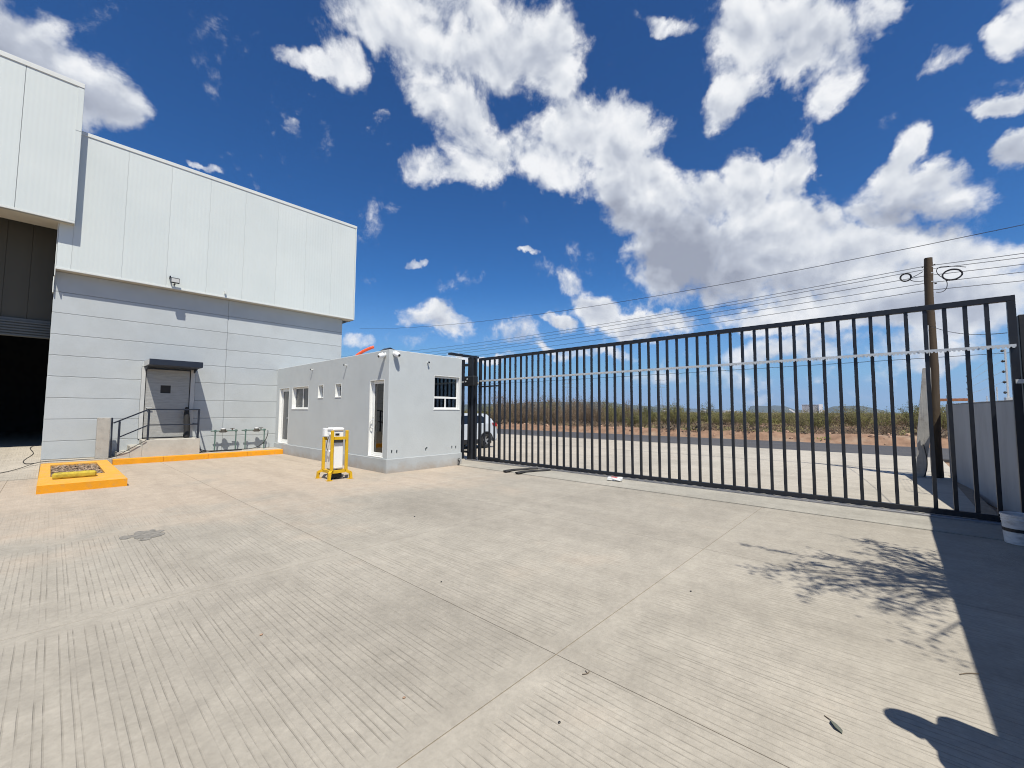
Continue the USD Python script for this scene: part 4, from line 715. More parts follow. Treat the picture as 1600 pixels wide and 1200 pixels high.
# ------------------------------------------------------------------ utility pole, coils and wires
up = thing('utility_pole', 'weathered brown wooden utility pole beyond the gate', 'utility pole')
pz = np.linspace(-.3, 5.76, 22); pc = np.c_[15.48 + .01 * np.sin(pz), -.765 - (pz / 5.76) * .065 + .012 * np.sin(pz * 1.7), pz]; prr = np.linspace(.118, .084, 22) * (1 + .03 * np.sin(pz * 5))
part(up, 'pole', tube(pc, prr, 16), M['wood_pole'], smooth=40)
for z in (5.50, 5.33, 5.1): part(up, 'steel_band', lathe([(.0865, z), (.0905, z), (.0905, z + .02), (.0865, z + .02)], 16, (15.48, -.83, 0)), M['galv'])
part(up, 'bolt', [cyl((15.48, -.73, 5.55), (15.48, -.70, 5.54), .018, 8), cyl((15.48, -.92, 5.56), (15.48, -.96, 5.56), .02, 8), cyl((15.48, -.92, 5.06), (15.48, -.965, 5.06), .02, 8)], M['gate_dark'])
part(up, 'conduit', tube([(15.37, -.735, 3.15), (15.365, -.75, 3.95)], .012, 8), M['galv']); part(up, 'conduit', tube([(15.35, -.70, 2.35), (15.35, -.705, 2.80)], .014, 8), M['white_plastic'])
def coil(label, c, ry, rz, tail):
    t = thing('cable_coil', label, 'cable coil')
    P = []
    for k in range(5):
        th = np.linspace(0, 2 * np.pi, 41); j = rng.uniform(-.018, .018, 3)
        P.append(tube(np.c_[np.full(41, c[0] + j[0] * .8), c[1] + (ry + j[1] * .6) * np.cos(th + k), c[2] + (rz + j[2] * .6) * np.sin(th + k)], .013, 5))
    part(t, 'loop', P, M['wire']); part(t, 'tail', [tube(curve(x, 20), .009, 5) for x in tail], M['wire'])
coil('smaller black cable coil hanging left of the utility pole top', (15.46, -.38, 5.335), .105, .10, [[(15.46, -.49, 5.30), (15.46, -.60, 5.35), (15.46, -.72, 5.42)], [(15.46, -.45, 5.26), (15.46, -.58, 5.18), (15.46, -.72, 5.17)]])
coil('larger black cable coil hanging right of the utility pole top', (15.46, -1.25, 5.22), .175, .135, [[(15.46, -1.08, 5.18), (15.46, -.99, 5.30), (15.46, -.98, 5.42), (15.46, -1.05, 5.47)], [(15.46, -1.09, 5.18), (15.46, -1.15, 4.98), (15.46, -1.10, 4.84), (15.46, -.94, 4.82)], [(15.46, -1.05, 5.47), (15.46, -1.2, 5.45), (15.46, -1.5, 5.36)]])
def wire(label, pts, r=.0075, sag=.25):
    P = []
    for (a, b) in zip(pts, pts[1:]):
        a, b = np.array(a, float), np.array(b, float); t = np.linspace(0, 1, 24)[:, None]
        q = a + (b - a) * t; q[:, 2] -= (sag * 4 * t * (1 - t))[:, 0]; P.append(tube(q, r, 5))
    solo('overhead_wire', P, M['wire'], label, 'wire', 'overhead wires along the road')
wire('topmost of the five thin overhead wires strung from the utility pole along the road', [(15.48, -30, 5.9), (15.48, -.75, 5.56), (15.6, 34, 6.1)], sag=.45)
wire('second highest of the five thin overhead wires strung from the utility pole along the road', [(15.48, -30, 5.5), (15.48, -.75, 5.47), (15.6, 34, 5.75)], sag=.40)
wire('middle of the five thin overhead wires strung from the utility pole along the road', [(15.48, -30, 5.3), (15.48, -.75, 5.30), (15.6, 34, 5.55)], sag=.38)
wire('fourth highest of the five thin overhead wires strung from the utility pole along the road', [(15.56, -30, 5.0), (15.56, -.75, 5.12), (15.7, 34, 5.35)], sag=.30)
wire('lowest of the five thin overhead wires strung from the utility pole along the road', [(15.56, -30, 4.6), (15.56, -.75, 4.92), (15.7, 34, 5.1)], sag=.30)
wire('single thin wire running highest above the gate', [(21.8, -34, 10.6), (21.8, 42, 10.4)], r=.012, sag=2.6)
wire('low thin wire drooping from the utility pole to the roadside wall', [(15.38, -.80, 3.93), (9.6, -1.30, 2.86)], r=.006, sag=.10)
wire('low thin wire crossing behind the gate at rack height', [(24.5, -30, 4.3), (24.5, 60, 4.3)], r=.012, sag=.4)
# broken concrete pole stub beside the utility pole
stub = prism([(-.36, -.1), (-.535, -.1), (-.57, .35), (-.655, .93), (-.70, 1.4), (-.735, 2.1), (-.755, 2.82), (-.60, 2.815), (-.52, 2.0), (-.44, 1.2), (-.395, .6)], .17, 'x', 15.22).subdivide().subdivide()
stub.vertices += meshkit.fbm(stub.vertices * 6)[:, None] * .012
solo('broken_concrete_pole', [stub, box(15.19, 15.215, -.535, -.475, .82, .99)], M['old_concrete'], 'tapering broken concrete pole leaning beside the wooden utility pole', 'concrete pole')
solo('pole_cable', tube(curve([(15.19, -.52, .85), (15.18, -.56, .62), (15.2, -.57, .3), (15.2, -.50, .02)], 16), .012, 5), M['wire'], 'black cable hanging down the broken concrete pole', 'cable')

# ------------------------------------------------------------------ parked car
car = thing('parked_car', 'silver hatchback parked outside the gate behind the gatehouse', 'car', (26.62, .62, 0), 90)
# side outline in (y, z): rear at small y
low = Polygon([(12.72, .42), (12.70, .62), (12.76, 1.02), (12.86, 1.12), (13.6, 1.10), (15.2, 1.02), (16.2, .95), (16.75, .80), (16.9, .55), (16.86, .30), (12.80, .30)])
for cy_ in (13.36, 15.95): low = low.difference(Polygon([(cy_ + .39 * math.cos(a), .33 + .39 * math.sin(a)) for a in np.linspace(0, 2 * math.pi, 32)]))
body = prism(low, 1.72, 'x', 13.0)
green = Polygon([(12.84, 1.095), (12.98, 1.30), (13.22, 1.50), (13.45, 1.545), (14.3, 1.56), (14.9, 1.50), (15.75, 1.0), (15.2, 1.01), (13.6, 1.09)])
gh = prism(green, 1.72, 'x', 13.0); gv = np.array(gh.vertices); k_ = np.clip((gv[:, 2] - 1.02) / .54, 0, 1); gv[:, 0] = 13.86 + (gv[:, 0] - 13.86) * (1 - .17 * k_); gh = trimesh.Trimesh(gv, gh.faces, process=False)
part(car, 'body', [body, gh], M['car_paint'])
def side_glass(poly):
    g = prism(poly, .012, 'x', 12.992); v_ = np.array(g.vertices); k2 = np.clip((v_[:, 2] - 1.02) / .54, 0, 1); v_[:, 0] += .86 * .17 * k2; return trimesh.Trimesh(v_, g.faces, process=False)
part(car, 'side_window', side_glass([(13.50, 1.13), (13.36, 1.30), (13.55, 1.44), (14.05, 1.47), (14.08, 1.12)]), M['car_glass']); part(car, 'side_window', side_glass([(14.14, 1.12), (14.12, 1.47), (14.8, 1.44), (15.4, 1.06)]), M['car_glass'])
part(car, 'rear_window', prism([(12.84, 1.12), (12.955, 1.285), (13.16, 1.455), (13.17, 1.45), (12.97, 1.27), (12.86, 1.11)], 1.3, 'x', 13.21), M['car_glass'])
part(car, 'tail_light', prism([(12.70, .98), (12.74, 1.12), (13.02, 1.13), (12.98, 1.02), (12.86, .95)], .16, 'x', 12.985), M['red_lens'])
part(car, 'spoiler', box(13.2, 14.5, 12.98, 13.25, 1.50, 1.545, .01), M['gate_dark']); part(car, 'sill_trim', box(12.985, 13.02, 13.78, 15.55, .24, .42, .01), M['black_plastic'])
part(car, 'bumper', box(13.02, 14.70, 12.66, 12.82, .32, .58, .04), M['black_plastic']); part(car, 'underbody', box(13.15, 14.55, 12.9, 16.7, .20, .32), M['black_plastic'])
for y_, z_ in ((14.10, 1.11), (15.15, 1.02)): part(car, 'door_seam', box(12.996, 13.001, y_, y_ + .012, .45, z_), M['gate_dark']); part(car, 'door_handle', box(12.975, 13.0, 14.18, 14.36, .93, .96, .006), M['car_paint'])
part(car, 'arch_trim', [tube([(12.995, cy_ + .40 * math.cos(a), .33 + .40 * math.sin(a)) for a in np.linspace(-.1, math.pi + .1, 20)], .022, 6) for cy_ in (13.36, 15.95)], M['black_plastic'])
for cy_ in (13.36, 15.95):
    for x in (13.02, 14.50):
        w = part(car, 'wheel', lathe([(.20, 0), (.31, .0), (.335, .03), (.335, .17), (.31, .20), (.20, .20)], 28), M['tyre'], smooth=30)
        wv = UsdGeom.Xformable(w); wv.AddTransformOp().Set(Gf.Matrix4d(0, 1, 0, 0, 0, 0, 1, 0, 1, 0, 0, 0, x, cy_, .335, 1))
        sp_ = [lathe([(.19, .03), (.21, .03), (.21, .17), (.19, .17)], 24), cyl((0, 0, .03), (0, 0, .06), .05, 10)]
        for a in range(5):
            an = a * 2 * math.pi / 5 + .3; sp_ += [bar((.04 * math.cos(an + s), .04 * math.sin(an + s), .045), (.2 * math.cos(an + s * .35), .2 * math.sin(an + s * .35), .035), .03, .02) for s in (-.35, .35)]
        part(w, 'rim', sp_, M['alloy']); part(w, 'brake_disc', cyl((0, 0, .10), (0, 0, .12), .19, 20), M['gate_dark'])

# ------------------------------------------------------------------ marks and small litter on the yard
def blob(cx, cy, rx, ry, seed, n=40, z=.004, amp=.45):
    r = np.random.default_rng(seed); th = np.linspace(0, 2 * np.pi, n, endpoint=False)
    k = np.clip(1 + amp * meshkit.fbm(np.c_[np.cos(th) * 2.2, np.sin(th) * 2.2, np.full(n, seed)]) + .35 * r.normal(size=n) * (np.arange(n) % 2), .35, 2.0)
    p = np.c_[cx + rx * k * np.cos(th), cy + ry * k * np.sin(th)]
    v = np.r_[np.c_[p, np.full(n, z)], [[cx, cy, z]]]
    return trimesh.Trimesh(v, [(i, (i + 1) % n, n) for i in range(n)], process=False)
from shapely import affinity, union_all
rs = np.random.default_rng(5); el = []
for k in range(46):
    a_ = rs.uniform(0, 6.28); q = abs(rs.normal()) * .6
    el.append(affinity.translate(affinity.rotate(affinity.scale(Polygon([(math.cos(t), math.sin(t)) for t in np.linspace(0, 6.28, 9)[:-1]]), rs.uniform(.02, .07), rs.uniform(.04, .12)), rs.uniform(-50, 50)), .93 + .125 * q * math.cos(a_), 7.42 + .27 * q * math.sin(a_)))
sp_ = union_all(el); sp_ = sp_ if sp_.geom_type == 'Polygon' else max(sp_.geoms, key=lambda g: g.area)
solo('cement_spill', prism(sp_.simplify(.004), .004, 'z', .0015), mat('spill', (.185, .175, .155), .9, .4, 16, bump=.8, bscale=50, dirt=(.30, .275, .235), dirt_scale=9, dirt_amt=.8), 'ragged grey cement spill on the concrete yard', 'stain')
lf = thing('dry_leaf', 'grey curled dry leaf on the concrete near the viewer', 'leaf', (2.86, .29, 0.0), 35)
lv = np.array([[-.045, 0, .004], [-.02, .018, .014], [.02, .016, .016], [.05, 0, .006], [.02, -.014, .004], [-.02, -.017, .003], [0, 0, .008]])
part(lf, 'blade', trimesh.Trimesh(np.r_[lv, lv + [0, 0, .002]], [(i, (i + 1) % 6, 6) for i in range(6)] + [(7 + (i + 1) % 6, 7 + i, 13) for i in range(6)], process=False), mat('leaf_grey', (.10, .11, .09), .8, .3, 40)); part(lf, 'stalk', bar((.05, 0, .006), (.085, .012, .003), .004), M['stem'])
PB = [(1.45, 2.15, .008), (1.9, 1.38, .007), (2.62, 3.3, .007), (1.12, 3.5, .009), (4.05, 1.45, .008), (3.9, 5.6, .010)]
for k, (x, y, s) in enumerate(PB):
    b = trimesh.creation.icosphere(1, s); b.vertices *= [1.3, 1, .6]; b.vertices += meshkit.fbm(b.vertices * 60 + k)[:, None] * s * .4; b.apply_translation((x, y, s * .45))
    solo('pebble', b, M['gate_dark'] if k % 3 else M['rock'], 'tiny dark pebble lying on the concrete yard', 'pebble', 'pebbles on the yard')
tw = [tube(curve([(2.33, 1.515, .005), (2.36, 1.495, .006), (2.39, 1.50, .005)], 6), .003, 4), tube([(2.36, 1.495, .006), (2.375, 1.52, .007)], .0025, 4)]
solo('twig', tw, M['stem'], 'small broken twig on the grooved concrete', 'twig')
solo('twig', tube(curve([(3.95, -.24, .005), (4.0, -.28, .007), (4.04, -.33, .005)], 8), .003, 4), M['stem'], 'thin short twig at the edge of the wall shadow', 'twig')

# ------------------------------------------------------------------ desert scrub
def leaves(c, s, r):
    """Small leaf quads, two triangles each."""
    n = len(c); a = r.normal(size=(n, 3)); a /= np.linalg.norm(a, axis=1, keepdims=True); b = np.cross(a, r.normal(size=(n, 3))); b /= np.linalg.norm(b, axis=1, keepdims=True)
    L = s[:, None] * a; Wd = .45 * s[:, None] * b
    v = np.stack([c - L, c + Wd, c + L, c - Wd], 1).reshape(-1, 3); k = np.arange(n)[:, None] * 4
    return v, np.vstack([k + [0, 1, 2], k + [0, 2, 3]])
def shrub(seed, h, w, stems, nl, ls, bare=.3, up=.6):
    r = np.random.default_rng(seed); S = []; C = []
    for k in range(stems):
        a = r.uniform(0, 2 * np.pi); rad = w * math.sqrt(r.uniform(.05, 1)); hh = h * r.uniform(.6, 1.0) * (1 - .35 * (rad / w) ** 2)
        tip = np.array([rad * math.cos(a), rad * math.sin(a), hh]); b0 = np.array([.08 * math.cos(a), .08 * math.sin(a), -.05])
        mid = b0 * .5 + tip * .5 + np.array([0, 0, -hh * .12]) + r.normal(size=3) * .07
        c = curve([b0, mid, tip], 6); S.append(tube(c, np.linspace(.016, .005, 6) * (h / 2) ** .5, 3, cap=False))
        for j in range(3):
            t = r.uniform(.35, .9); q = c[int(t * 5)]; e = q + np.r_[r.normal(size=2) * w * .22, abs(r.normal()) * h * .16]; S.append(tube([q, e], [.006, .003], 3, cap=False))
            m = nl // (stems * 4); u = r.uniform(.2, 1.1, m)[:, None]; C.append(q + (e - q) * u + r.normal(size=(m, 3)) * .07 * h / 2)
        m = nl // (stems * 4); u = r.uniform(bare, 1.02, m); C.append(np.array([np.interp(u, np.linspace(0, 1, 6), c[:, i]) for i in range(3)]).T + r.normal(size=(m, 3)) * .08 * h / 2)
    C = np.vstack(C); C = C[C[:, 2] > .03]
    return trimesh.util.concatenate(S), leaves(C, r.uniform(.6, 1.3, len(C)) * ls, r)
KINDS = [('desert_shrub', 'green many stemmed desert shrub in the scrub beyond the road', 'leaf_green', dict(h=2.1, w=.95, stems=20, nl=2400, ls=.040)),
         ('dry_shrub', 'tall dry brown shrub in the scrub beyond the road', 'leaf_dry', dict(h=2.5, w=1.2, stems=26, nl=2000, ls=.036, bare=.15)),
         ('olive_shrub', 'broad olive coloured shrub in the scrub beyond the road', 'leaf_olive', dict(h=1.7, w=1.2, stems=22, nl=2200, ls=.040, bare=.2)),
         ('low_brush', 'low dry brown brush close to the far side of the road', 'leaf_dry', dict(h=.75, w=.75, stems=22, nl=1100, ls=.028, bare=.05))]
made = {}
r2 = np.random.default_rng(21)
def plant(kind, az, d, s, sz=1.0):
    x, y = d * math.cos(math.radians(az)), d * math.sin(math.radians(az)); z = ground_z(x, y)
    nm, lab, lm, kw = KINDS[kind]; v = r2.integers(0, 2); key = (kind, int(v)); sc = (s, s, s * sz)
    if key not in made:
        t = thing(nm, lab, 'shrub', (x, y, z), r2.uniform(0, 360), {0: 'green shrubs beyond the road', 1: 'tall dry shrubs beyond the road', 2: 'olive shrubs beyond the road', 3: 'low brush beyond the road'}[kind], scale=sc)
        sm, lf_ = shrub(100 + kind * 7 + int(v), **kw); part(t, 'stems', sm, M['stem']); part(t, 'foliage', lf_, M[lm]); made[key] = t
    else: copy_of(made[key], (x, y, z), r2.uniform(0, 360), scale=sc)
for k in range(34): plant(1, r2.uniform(26, 45), r2.uniform(42, 54), r2.uniform(1.0, 1.3), r2.uniform(1.0, 1.25))
for k in range(14): plant(0, r2.uniform(20, 50), r2.uniform(46, 58), r2.uniform(.9, 1.15), r2.uniform(.95, 1.2))
for k in range(10): plant(2, r2.uniform(40, 52), r2.uniform(46, 58), r2.uniform(.8, 1.1))
for az, d, s in ((26.5, 37, .95), (25.2, 36.5, .8), (12.9, 38.5, 1.0), (12.2, 40, .9), (6.6, 40, 1.0), (5.9, 42, .95), (16.2, 46, .9), (19.3, 47, .95), (2.5, 46, 1.05), (0.8, 48, 1.0), (-1.5, 47, 1.0), (-2.8, 50, 1.05), (9.2, 50, .95), (14.5, 52, 1.0)): plant(0, az, d, s)
for k in range(26): plant(2, r2.uniform(-4, 30), r2.uniform(50, 72), r2.uniform(.85, 1.35), r2.uniform(.9, 1.15))
for k in range(22):
    a_ = r2.uniform(-4, 48); kk, d_, s_ = r2.choice([0, 0, 2]), r2.uniform(44, 66), r2.uniform(1.1, 1.4)
    plant(kk, a_, d_, s_ * (.62 if 2.5 < a_ < 14 else 1.), r2.uniform(1.0, 1.2))
for az, d, s in ((3.6, 58, 1.5), (3.0, 60, 1.35), (-2.5, 56, 1.3), (-3.4, 57, 1.4)): plant(2, az, d, s, 1.05)
for az, d, s in ((23.8, 36.5, 1.1), (22.4, 37, 1.2), (21.2, 36, .9), (4.6, 36, .9), (1.2, 34.5, 1.35), (.4, 35.5, 1.0), (10.8, 37, .7), (17.4, 38, .8), (8.2, 36, .6), (28.5, 37.5, .9), (31, 39, 1.), (34.5, 40, 1.), (38.5, 42, .9), (-2.3, 36, .8), (14.6, 37, .7)): plant(3, az, d, s)
# the scrubland beyond reads as one mass
fs = UsdGeom.PointInstancer.Define(stage, '/World/far_scrub'); tag(fs, 'dense green and olive scrub covering the plain out to the hills', 'scrub', kind='stuff')
for k, (sd, lm) in enumerate(((301, 'leaf_green'), (302, 'leaf_olive'), (303, 'leaf_green'), (304, 'leaf_dry'))):
    _, lf_ = shrub(sd, 1.75, 1.35, 14, 620, .085, bare=.05); usdkit.mesh(stage, f'/World/far_scrub/bush_{k}', lf_, M[lm])
fs.CreatePrototypesRel().SetTargets([Sdf.Path(f'/World/far_scrub/bush_{k}') for k in range(4)])
n_ = 9000; az = np.radians(r2.uniform(-45, 64, n_)); dd = 58 * (900 / 58) ** (r2.uniform(0, 1, n_) ** .8)
pos = np.c_[dd * np.cos(az), dd * np.sin(az), np.full(n_, -.18)]; pos[:, 2] = [ground_z(x, y) for x, y, _ in pos]
fs.CreatePositionsAttr(Vt.Vec3fArray.FromNumpy(pos.astype(np.float32))); fs.CreateProtoIndicesAttr(Vt.IntArray.FromNumpy(r2.choice(4, n_, p=[.36, .3, .22, .12]).astype(np.int32)))
sc = r2.uniform(.75, 1.1, n_) * (1 + dd / 900); fs.CreateScalesAttr(Vt.Vec3fArray.FromNumpy(np.c_[sc * 1.2, sc * 1.2, sc * r2.uniform(.8, 1.0, n_) / (1 + dd / 1500)].astype(np.float32)))
th = r2.uniform(0, np.pi, n_); fs.CreateOrientationsAttr(Vt.QuathArray([Gf.Quath(float(math.cos(t)), 0, 0, float(math.sin(t))) for t in th]))
# dry grass and litter of twigs on the bank
dg = UsdGeom.PointInstancer.Define(stage, '/World/dry_grass'); tag(dg, 'thin dry grass and brush debris over the red bank', 'dry grass', kind='stuff')
for k, lm in enumerate(('leaf_dry', 'leaf_olive', 'stem')):
    c = np.c_[r2.normal(0, .30, 130), r2.normal(0, .30, 130), np.abs(r2.normal(0, .11, 130)) + .01]; usdkit.mesh(stage, f'/World/dry_grass/tuft_{k}', leaves(c, r2.uniform(.035, .09, 130), r2), M[lm])
dg.CreatePrototypesRel().SetTargets([Sdf.Path(f'/World/dry_grass/tuft_{k}') for k in range(3)])
n_ = 620; xx_ = r2.uniform(30.2, 58, n_); yy_ = np.tan(np.radians(r2.uniform(-5, 50, n_))) * xx_; kp = (yy_ < 60) & (meshkit.fbm(np.c_[xx_ * .25, yy_ * .25, xx_ * 0]) > -.12); xx_, yy_ = xx_[kp], yy_[kp]; n_ = len(xx_)
dg.CreatePositionsAttr(Vt.Vec3fArray.FromNumpy(np.c_[xx_, yy_, [ground_z(a, b) - .01 for a, b in zip(xx_, yy_)]].astype(np.float32))); dg.CreateProtoIndicesAttr(Vt.IntArray.FromNumpy(r2.choice(3, n_, p=[.55, .25, .2]).astype(np.int32)))
sg = r2.uniform(.6, 1.5, n_); dg.CreateScalesAttr(Vt.Vec3fArray.FromNumpy(np.c_[sg, sg, sg * r2.uniform(.7, 1.4, n_)].astype(np.float32)))
# stones and a grass tuft on the bank
rk = []
for k in range(420):
    x, y = r2.uniform(29.3, 36), r2.uniform(-6, 36); s = r2.uniform(.03, .14) * (1.4 if k % 9 == 0 else 1); b = trimesh.creation.icosphere(0, s); b.vertices *= r2.uniform(.6, 1.3, 3); b.apply_translation((x, y, ground_z(x, y) + s * .2)); rk.append(b)
solo('bank_stones', rk, M['rock'], 'loose stones scattered over the red dirt bank', 'stones', kind='stuff')
c = np.c_[r2.normal(0, .22, 260), r2.normal(0, .25, 260), np.abs(r2.normal(0, .10, 260))] + [29.9, 3.1, .02]
solo('grass_tuft', leaves(c, r2.uniform(.05, .10, 260), r2), mat('tuft', (.16, .26, .03), .8, .3, 6), 'bright green weed tuft at the far edge of the road', 'weed', kind='stuff')
for k, (az_, d_, s_) in enumerate(((15.4, 33.6, .16), (20.4, 34.4, .14), (13.9, 34.2, .12), (7.6, 36.0, .15))):
    x, y = d_ * math.cos(math.radians(az_)), d_ * math.sin(math.radians(az_)); b = box(-s_, s_, -s_ * .7, s_ * .7, 0, s_ * .5).subdivide().subdivide(); b.vertices += meshkit.fbm(b.vertices * 9 + k)[:, None] * s_ * .5; b.apply_translation((x, y, ground_z(x, y)))
    solo('litter_bag', b, M['far_white'], 'small white scrap of rubbish on the far road bank', 'litter', 'white scraps on the bank')
solo('fence_stump', tube([(33.4, 12.5, -.1), (33.42, 12.55, .7), (33.38, 12.5, 1.15)], [.10, .09, .07], 8), M['gate_dark'], 'dark burnt stump standing on the far road bank', 'stump')

# ------------------------------------------------------------------ far away
def ridge(label, D, prof, depth, seed, mat_):
    a = np.linspace(prof[0][0], prof[-1][0], 90); prof = sorted(prof); e = np.interp(a, [p[0] for p in prof], [p[1] for p in prof]); rows_ = 15; V = []
    for k in range(rows_):
        t = k / (rows_ - 1) * 2 - 1; d = D + t * depth
        hgt = np.maximum(np.tan(np.radians(e)) * D + 1.65, 0) * (1 - abs(t) ** 1.3)
        P = np.c_[d * np.cos(np.radians(a)), d * np.sin(np.radians(a)), hgt]
        P[:, 2] = hgt * (1 + .22 * (1 - (1 - abs(t)) ** 2) * meshkit.fbm(P / (D * .02) + seed)) - 2
        V.append(P)
    n = len(a); f = [(k * n + j, (k + 1) * n + j, (k + 1) * n + j + 1, k * n + j + 1) for k in range(rows_ - 1) for j in range(n - 1)]
    solo('hill', (np.vstack(V), np.array(f)), mat_, label, 'hill', kind='structure', smooth=True)
ridge('low brown hill behind the tall dry shrubs', 2600, [(56, .4), (50, .9), (47, 1.05), (42, 1.1), (39, 1.35), (33, 1.38), (30, 1.38), (27, 1.0), (24, .8), (20, .1)], 700, 1, M['hill'])
ridge('faint blue hill far left of the flat topped hill', 9000, [(25, .2), (23, 1.02), (21.3, .68), (19.4, .48), (16, .42), (14.5, .05)], 1500, 5, M['hill'])
ridge('flat topped blue hill on the horizon', 6500, [(12.95, .05), (12.75, .75), (12.4, .82), (11, .78), (10.2, .86), (9.2, .74), (8.4, .40), (7.9, .34), (7, .32), (5.5, .2), (5.0, .05)], 900, 3, M['hill'])
ridge('rounded dark hill to the right of the white building', 5200, [(6.2, .05), (5.4, .50), (4.9, .72), (3.5, .78), (2.4, .76), (1.2, .42), (.2, .1), (-3, .02)], 900, 9, M['hill'])
def at(azd, d, z=0): return np.array([d * math.cos(math.radians(azd)), d * math.sin(math.radians(azd)), z])
fb = thing('silo_building', 'distant plant with ribbed grey silos and a white tower on the horizon', 'building', at(6.75, 900, -.1), 6.75 + 180)
# local x faces the viewer, local y to the viewer's left is negative
for k in range(9):
    part(fb, 'silo', cyl((0, -13.2 + k * 2.62, 0), (0, -13.2 + k * 2.62, 15.2), 1.30, 12), M['far_grey'])
part(fb, 'deck', box(-2, 1.6, -14.6, 9.6, 15.2, 16.0), M['far_grey']); part(fb, 'tower', box(-4, 3, 9.7, 15.4, 0, 16.6), M['far_white']); part(fb, 'annex', box(-3, 3, 15.41, 19.5, 0, 6.5), M['far_white'])
part(fb, 'rib', [box(1.25, 1.55, -14.4 + k * 2.62, -14.1 + k * 2.62, 0, 15.1) for k in range(10)], M['far_white'], kind='stuff')
t = thing('far_shed', 'white slanting roof left of the distant silo building', 'shed', at(8.62, 800, -.1), 188.6); part(t, 'roof', prism([(-5.5, 7.9), (-2.0, 7.5), (5.5, 2.0), (2.5, 1.8)], 9, 'x', -4), M['far_white']); part(t, 'wall', box(-5, -1, -4.5, 4.5, 0, 2.0), M['far_grey'])
for az_, w, lab in ((17.6, 15, 'low white shed on the horizon between two gate pickets'), (14.9, 20, 'longest low white shed on the horizon left of the flat topped hill'), (22.3, 7, 'smallest low white shed on the horizon')):
    t = thing('far_shed', lab, 'shed', at(az_, 620, -.1), az_ + 180); part(t, 'wall', box(-4, 4, -w / 2, w / 2, 0, 3.0), M['far_grey']); part(t, 'roof', prism([(-w / 2 - .4, 3.0), (-w / 2 - .4, 3.3), (0, 4.6), (w / 2 + .4, 3.3), (w / 2 + .4, 3.0)], 8.6, 'x', -4.3), M['far_white'])
def pylon(label, az_, d, h):
    t = thing('power_pylon', label, 'pylon', at(az_, d, -.2), az_); L_ = []
    def wd(z): return 3.4 * (1 - z / h) ** 1.15 + .45
    for sx in (-1, 1):
        for sy in (-1, 1):
            zz = np.linspace(0, h, 9); part(t, 'leg', tube(np.c_[sx * wd(zz), sy * wd(zz), zz], .11, 4), M['pylon'])
    zz = np.linspace(0, h * .97, 12)
    for a_, b_ in zip(zz, zz[1:]):
        for s in (-1, 1):
            L_ += [tube([(-wd(a_), s * wd(a_), a_), (wd(b_), s * wd(b_), b_)], .06, 3), tube([(s * wd(a_), wd(a_), a_), (s * wd(b_), -wd(b_), b_)], .06, 3), tube([(s * wd(a_), -wd(a_), a_), (s * wd(b_), wd(b_), b_)], .06, 3)]
    part(t, 'bracing', L_, M['pylon'], kind='stuff')
    for z in (h * .74, h * .84, h * .94):
        part(t, 'cross_arm', [tube([(0, -5.2, z), (0, 5.2, z)], .14, 4), tube([(0, -5.2, z), (0, 0, z + 1.6)], .08, 3), tube([(0, 5.2, z), (0, 0, z + 1.6)], .08, 3)], M['pylon'])
pylon('lattice power pylon behind the tall dry shrubs', 34.6, 430, 36); pylon('lattice power pylon above the faint blue hill', 22.85, 520, 41)

# ------------------------------------------------------------------ beyond the right edge: the tree behind the wall and a person, whose shadows fall on the yard
tr = thing('yard_tree', 'small leafy tree overhanging the tall yard wall', 'tree')
S_ = [(5.07, 1.17), (5.88, 1.2), (5.3, .95), (4.82, .77), (5.6, .8), (6.06, .7), (5.2, .6), (6.15, .38), (5.7, .45), (4.99, .51), (4.87, .2), (5.4, .25), (5.9, .1), (4.77, .01), (5.3, -.1), (7.2, .30), (6.8, .2), (6.98, -.1), (5.86, .08), (5.5, -.3), (6.4, .05), (6.3, -.3)]
trunk = curve([(5.2, -3.1, -.15), (5.15, -3.05, 1.6), (5.05, -2.8, 3.0), (4.95, -2.6, 3.9)], 14); part(tr, 'trunk', tube(trunk, np.linspace(.12, .06, 14), 10), M['stem'])
Lc = []; BR = []
for k, (x, y) in enumerate(S_):
    z = 4.9 + .25 * math.sin(k * 2.1) + (.35 if y > .9 else 0); tip = np.array([x - .265 * z, y - .485 * z, z]); c = curve([trunk[-2 - k % 3], (trunk[-1] + tip) / 2 + [0, 0, .25], tip], 10)
    BR.append(tube(c, np.linspace(.03, .006, 10), 5)); m = 60 if y < .9 else 40
    u = r2.uniform(.60, 1.05, m); Lc.append(np.array([np.interp(u, np.linspace(0, 1, 10), c[:, i]) for i in range(3)]).T + r2.normal(size=(m, 3)) * [.05, .10, .09])
    for j in range(3):
        e = tip + r2.normal(size=3) * [.16, .16, .1]; BR.append(tube([c[8], e], [.006, .003], 3)); Lc.append(c[8] + (e - c[8]) * r2.uniform(.2, 1.1, (16, 1)) + r2.normal(size=(16, 3)) * .035)
for k in range(26):
    q = np.array([5.0, -2.6, 4.6]) + r2.normal(size=3) * [.7, .5, .45]; q[1] = min(q[1], -2.2); BR.append(tube([trunk[-1], q], [.03, .006], 4)); Lc.append(q + r2.normal(size=(60, 3)) * .16)
Lc = np.vstack(Lc); part(tr, 'branches', BR, M['stem']); part(tr, 'foliage', leaves(Lc, r2.uniform(.022, .045, len(Lc)), r2), M['leaf_green'])

